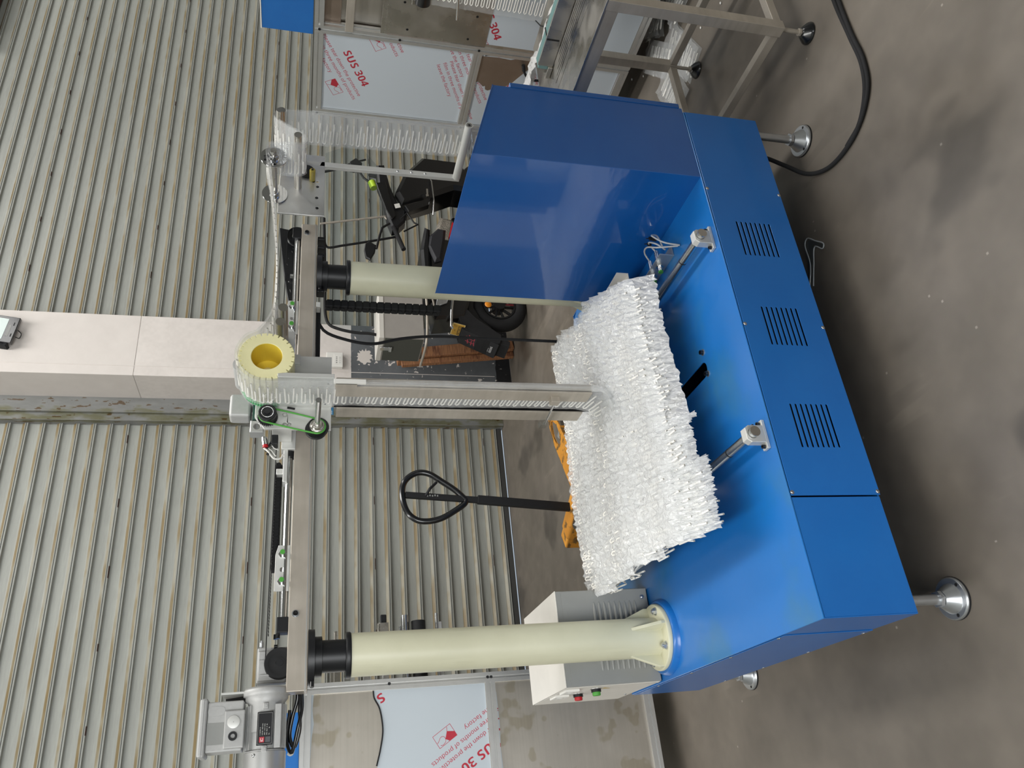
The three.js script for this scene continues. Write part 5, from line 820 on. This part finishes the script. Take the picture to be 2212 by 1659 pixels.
  const pg = face(0.154, 0.09); pg.rotateY(-Math.PI / 2); pg.translate(2.7505, 0.55, -3.12); turn(pg, [2.755, 0.55, -3.12], [0, 0, 1], -0.25); part(ph, 'licence_plate', pg, std({ map: plateTex, roughness: 0.4 }), 'yellow licence plate', true);
  const flapTex = canvasTex(512, 768, (c, w, h) => { c.fillStyle = '#232326'; c.fillRect(0, 0, w, h);
    const st = (col, lw, list) => { c.strokeStyle = col; c.lineWidth = lw; for (const l of list) { c.beginPath(); l.forEach((p, i) => (i ? c.lineTo(...p) : c.moveTo(...p))); c.stroke(); } };
    st('#a03a48', 20, [[[110, 190], [250, 170]], [[180, 130], [175, 310]], [[100, 260], [250, 250]], [[110, 320], [240, 300]], [[290, 150], [280, 310]], [[270, 200], [410, 180]], [[340, 120], [350, 310]], [[290, 300], [420, 290]], [[400, 230], [380, 320]]]);
    st('#d6c33c', 18, [[[120, 400], [250, 390]], [[180, 350], [180, 510]], [[110, 450], [250, 445]], [[120, 505], [250, 500]], [[330, 350], [290, 420]], [[320, 400], [320, 520]], [[350, 390], [440, 380]], [[350, 440], [440, 430]], [[400, 440], [395, 520], [370, 505]]]);
    c.fillStyle = '#c9c9c9'; c.font = 'bold 62px sans-serif'; c.fillText('SAFE', 130, 610); c.fillText('RIDING', 130, 675, 300); });
  const flap = part(S, 'splash_flap', ex('z', [[2.91, 0.56], [2.93, 0.5], [2.83, 0.42], [2.69, 0.24], [2.62, 0.255], [2.612, 0.275], [2.65, 0.37], [2.74, 0.53]], -3.26, -3.07, 0.004), M.rubber);
  const fl = 0.29, fg = face(0.19, fl); fg.rotateY(-Math.PI / 2); turn(fg, [0, 0, 0], [0, 0, 1], -0.45); fg.translate(2.668, 0.4, -3.165); part(flap, 'flap_print', fg, std({ map: flapTex, roughness: 0.6 }), 'black flap with red, yellow and white lettering', true);
  part(flap, 'flap_tail', [ex('z', [[2.69, 0.25], [2.625, 0.26], [2.6, 0.19], [2.64, 0.18]], -3.25, -3.08, 0.002)], M.rubber);
  part(S, 'reflector', la([[0.001, 0.012], [0.02, 0.01], [0.026, 0]], [2.925, 0.33, -3.03], [0, 0, 1], 20), std({ color: 0xe08a1c, roughness: 0.3 }), 'orange side reflector');
  part(S, 'mudguard', [ex('z', [[2.8, 0.5], [2.9, 0.47], [3.1, 0.45], [3.1, 0.4], [2.95, 0.42], [2.86, 0.38], [2.78, 0.3], [2.76, 0.33]], zc - 0.06, zc + 0.06, 0.006)], M.black);
  part(S, 'tail_light', [ex('z', [[3.69, 0.545], [3.68, 0.52], [3.54, 0.56], [3.545, 0.58]], -3.08, -3.05, 0.003)], M.red, 'red light strip');
  part(S, 'side_stand', cy([3.2, 0.3, -3.05], [3.1, 0.005, -2.98], 0.01, 10), M.black);
  part(S, 'handle_tag', cy([4.1, 1.12, -3.2], [4.16, 1.14, -3.2], 0.03, 14), std({ color: 0xb8d838, roughness: 0.5 }), 'lime green grip tag');
}
// foam bundle leaning behind the scooter
{
  const g = ex('z', [[4.02, 0.57], [3.99, 0.45], [3.71, 0.5], [3.62, 0.56], [3.66, 0.62], [3.79, 0.64]], -3.62, -3.36, 0.03), p = g.attributes.position;
  for (let i = 0; i < p.count; i++) p.setXYZ(i, p.getX(i) + 0.012 * (hash(Math.round(p.getX(i) * 99), 1, 3) - 0.5), p.getY(i), p.getZ(i));
  const b = thing('foam_bundle', 'pale crinkled packing bundle behind the scooter beside the blue hood edge', 'bundle', [3.83, 0, -3.5]);
  part(b, 'wrapping', [g], std({ map: speck([206, 196, 182], 30, 14, 0.2, 112), bumpMap: crinkle, bumpScale: 0.01, roughness: 0.6 }));
  part(b, 'stool', bx(3.66, 4.02, 0, 0.47, -3.6, -3.38, 0.01), M.blackMatt);
}
// timber leaning on the column
{
  M.wood = std({ map: tex(512, 256, (u, v) => { const a = fbm(u, v, 3, 30, 5, 121), b = fbm(u, v, 6, 6, 4, 122), k = ss(0.55, 0.8, b), l = 0.5 + 0.5 * Math.sin((a * 5 + v * 9) * 6.283); return [128 + 40 * l - 62 * k, 88 + 30 * l - 54 * k, 60 + 20 * l - 36 * k]; }, 0.9, 0.3), roughness: 0.75 });
  const t = thing('wood_beam', 'rough brown timber leaning against the grey column base', 'timber', [2.92, 0, -3.64]);
  const g = bx(-0.045, 0.045, 0, 0.93, -0.055, 0.055, 0.006); g.rotateZ(0.13); g.rotateX(-0.03); g.translate(2.935, 0.007, -3.625); part(t, 'baulk', g, M.wood);
  const h = bx(-0.022, 0.022, 0.0, 0.9, -0.02, 0.02, 0.004); h.rotateZ(0.13); h.translate(2.862, 0.004, -3.63); part(t, 'batten', h, M.wood);
}
// socket and floodlight on the column
{
  const z = -3.75, o = thing('wall_socket', 'white double socket outlet on the plastered column', 'socket', [2.814, 1.394, z]);
  part(o, 'back_box', bx(2.752, 2.876, 1.334, 1.454, z, z + 0.03, 0.004), M.white);
  part(o, 'face_plate', bx(2.75, 2.878, 1.332, 1.456, z + 0.03, z + 0.04, 0.004), M.white);
  part(o, 'socket_insert', bx(2.77, 2.858, 1.342, 1.4, z + 0.04, z + 0.0415, 0.001), M.white);
  for (let i = 0; i < 4; i++) { part(o, 'pin_hole', bx(2.783 + i * 0.016, 2.788 + i * 0.016, 1.375, 1.384, z + 0.0415, z + 0.042, 0), M.hole); part(o, 'pin_hole', turn(bx(2.783 + i * 0.016, 2.787 + i * 0.016, 1.352, 1.357, z + 0.0415, z + 0.042, 0), [2.785 + i * 0.016, 1.354, z], [0, 0, 1], i % 2 ? 0.5 : -0.5), M.aluDark); }
  const f = thing('floodlight', 'small black floodlight fixed high on the pale column', 'lamp', [2.95, 3.66, -3.72]);
  const rot = (g) => turn(g, [2.95, 3.66, -3.7], [0, 0, 1], -0.14);
  const body = part(f, 'housing', rot(bx(2.85, 3.06, 3.57, 3.76, -3.71, -3.68, 0.004)), M.blackGloss);
  part(body, 'lamp_glass', rot(bx(2.872, 3.038, 3.635, 3.75, -3.6805, -3.678, 0.001)), std({ color: 0xc9d6d2, roughness: 0.25 }), 'pale unlit lamp glass');
  part(body, 'maker_print', rot(bx(2.9, 2.99, 3.605, 3.622, -3.6805, -3.679, 0)), M.greyPaint);
  part(body, 'cooling_slots', [rot(bx(2.9, 2.925, 3.585, 3.592, -3.6805, -3.679, 0)), rot(bx(2.99, 3.015, 3.59, 3.597, -3.6805, -3.679, 0))], M.aluDark);
  part(f, 'mount_arm', [rot(bx(2.83, 2.86, 3.6, 3.65, -3.75, -3.7, 0.003)), cy([2.84, 3.62, -3.75], [2.84, 3.62, -3.69], 0.01, 12)], M.blackMatt);
  part(f, 'lamp_cable', tb([[2.9, 3.57, -3.7], [2.89, 3.545, -3.7], [2.93, 3.54, -3.705], [2.96, 3.565, -3.71]], 0.003, 24, 6), M.blackMatt);
  const s = part(scene.getObjectByName('column'), 'blue_label', bx(2.535, 2.60, 1.385, 1.43, -4.1, -4.0985, 0), std({ map: canvasTex(256, 128, (c, w, h) => { c.fillStyle = '#2f6f98'; c.fillRect(0, 0, w, h); c.fillStyle = '#dfeaf0'; c.fillRect(14, 16, 190, 10); c.font = 'bold 54px sans-serif'; c.fillText('STOP', 20, 100); }), roughness: 0.5 }), 'small blue label');
  s.geometry.attributes.uv.array.forEach((v, i, a) => { a[i] = i % 2 ? (v - 1.385) / 0.045 : (v - 2.535) / 0.065; });
}
// unseen box behind the camera, placed to shade the floor before the machine
{
  const c = thing('unseen_light_blocker', 'tall dark grey box behind the camera, unseen, placed to shade the floor', 'cabinet', [0.1, 0, 2.35]);
  part(c, 'case', bx(-0.3, 0.5, 0.06, 1.85, 2.1, 2.6, 0.004), M.greyPaint);
  part(c, 'plinth', bx(-0.28, 0.48, 0, 0.06, 2.12, 2.58, 0), M.black);
  for (const x of [-0.29, 0.105]) { const d = part(c, 'door', bx(x, x + 0.385, 0.08, 1.83, 2.09, 2.1, 0.002), M.greyPaint); part(d, 'handle', bx(x + 0.18, x + 0.2, 0.95, 1.05, 2.075, 2.09, 0.002), M.black); }
}
renderer.render(scene, camera);
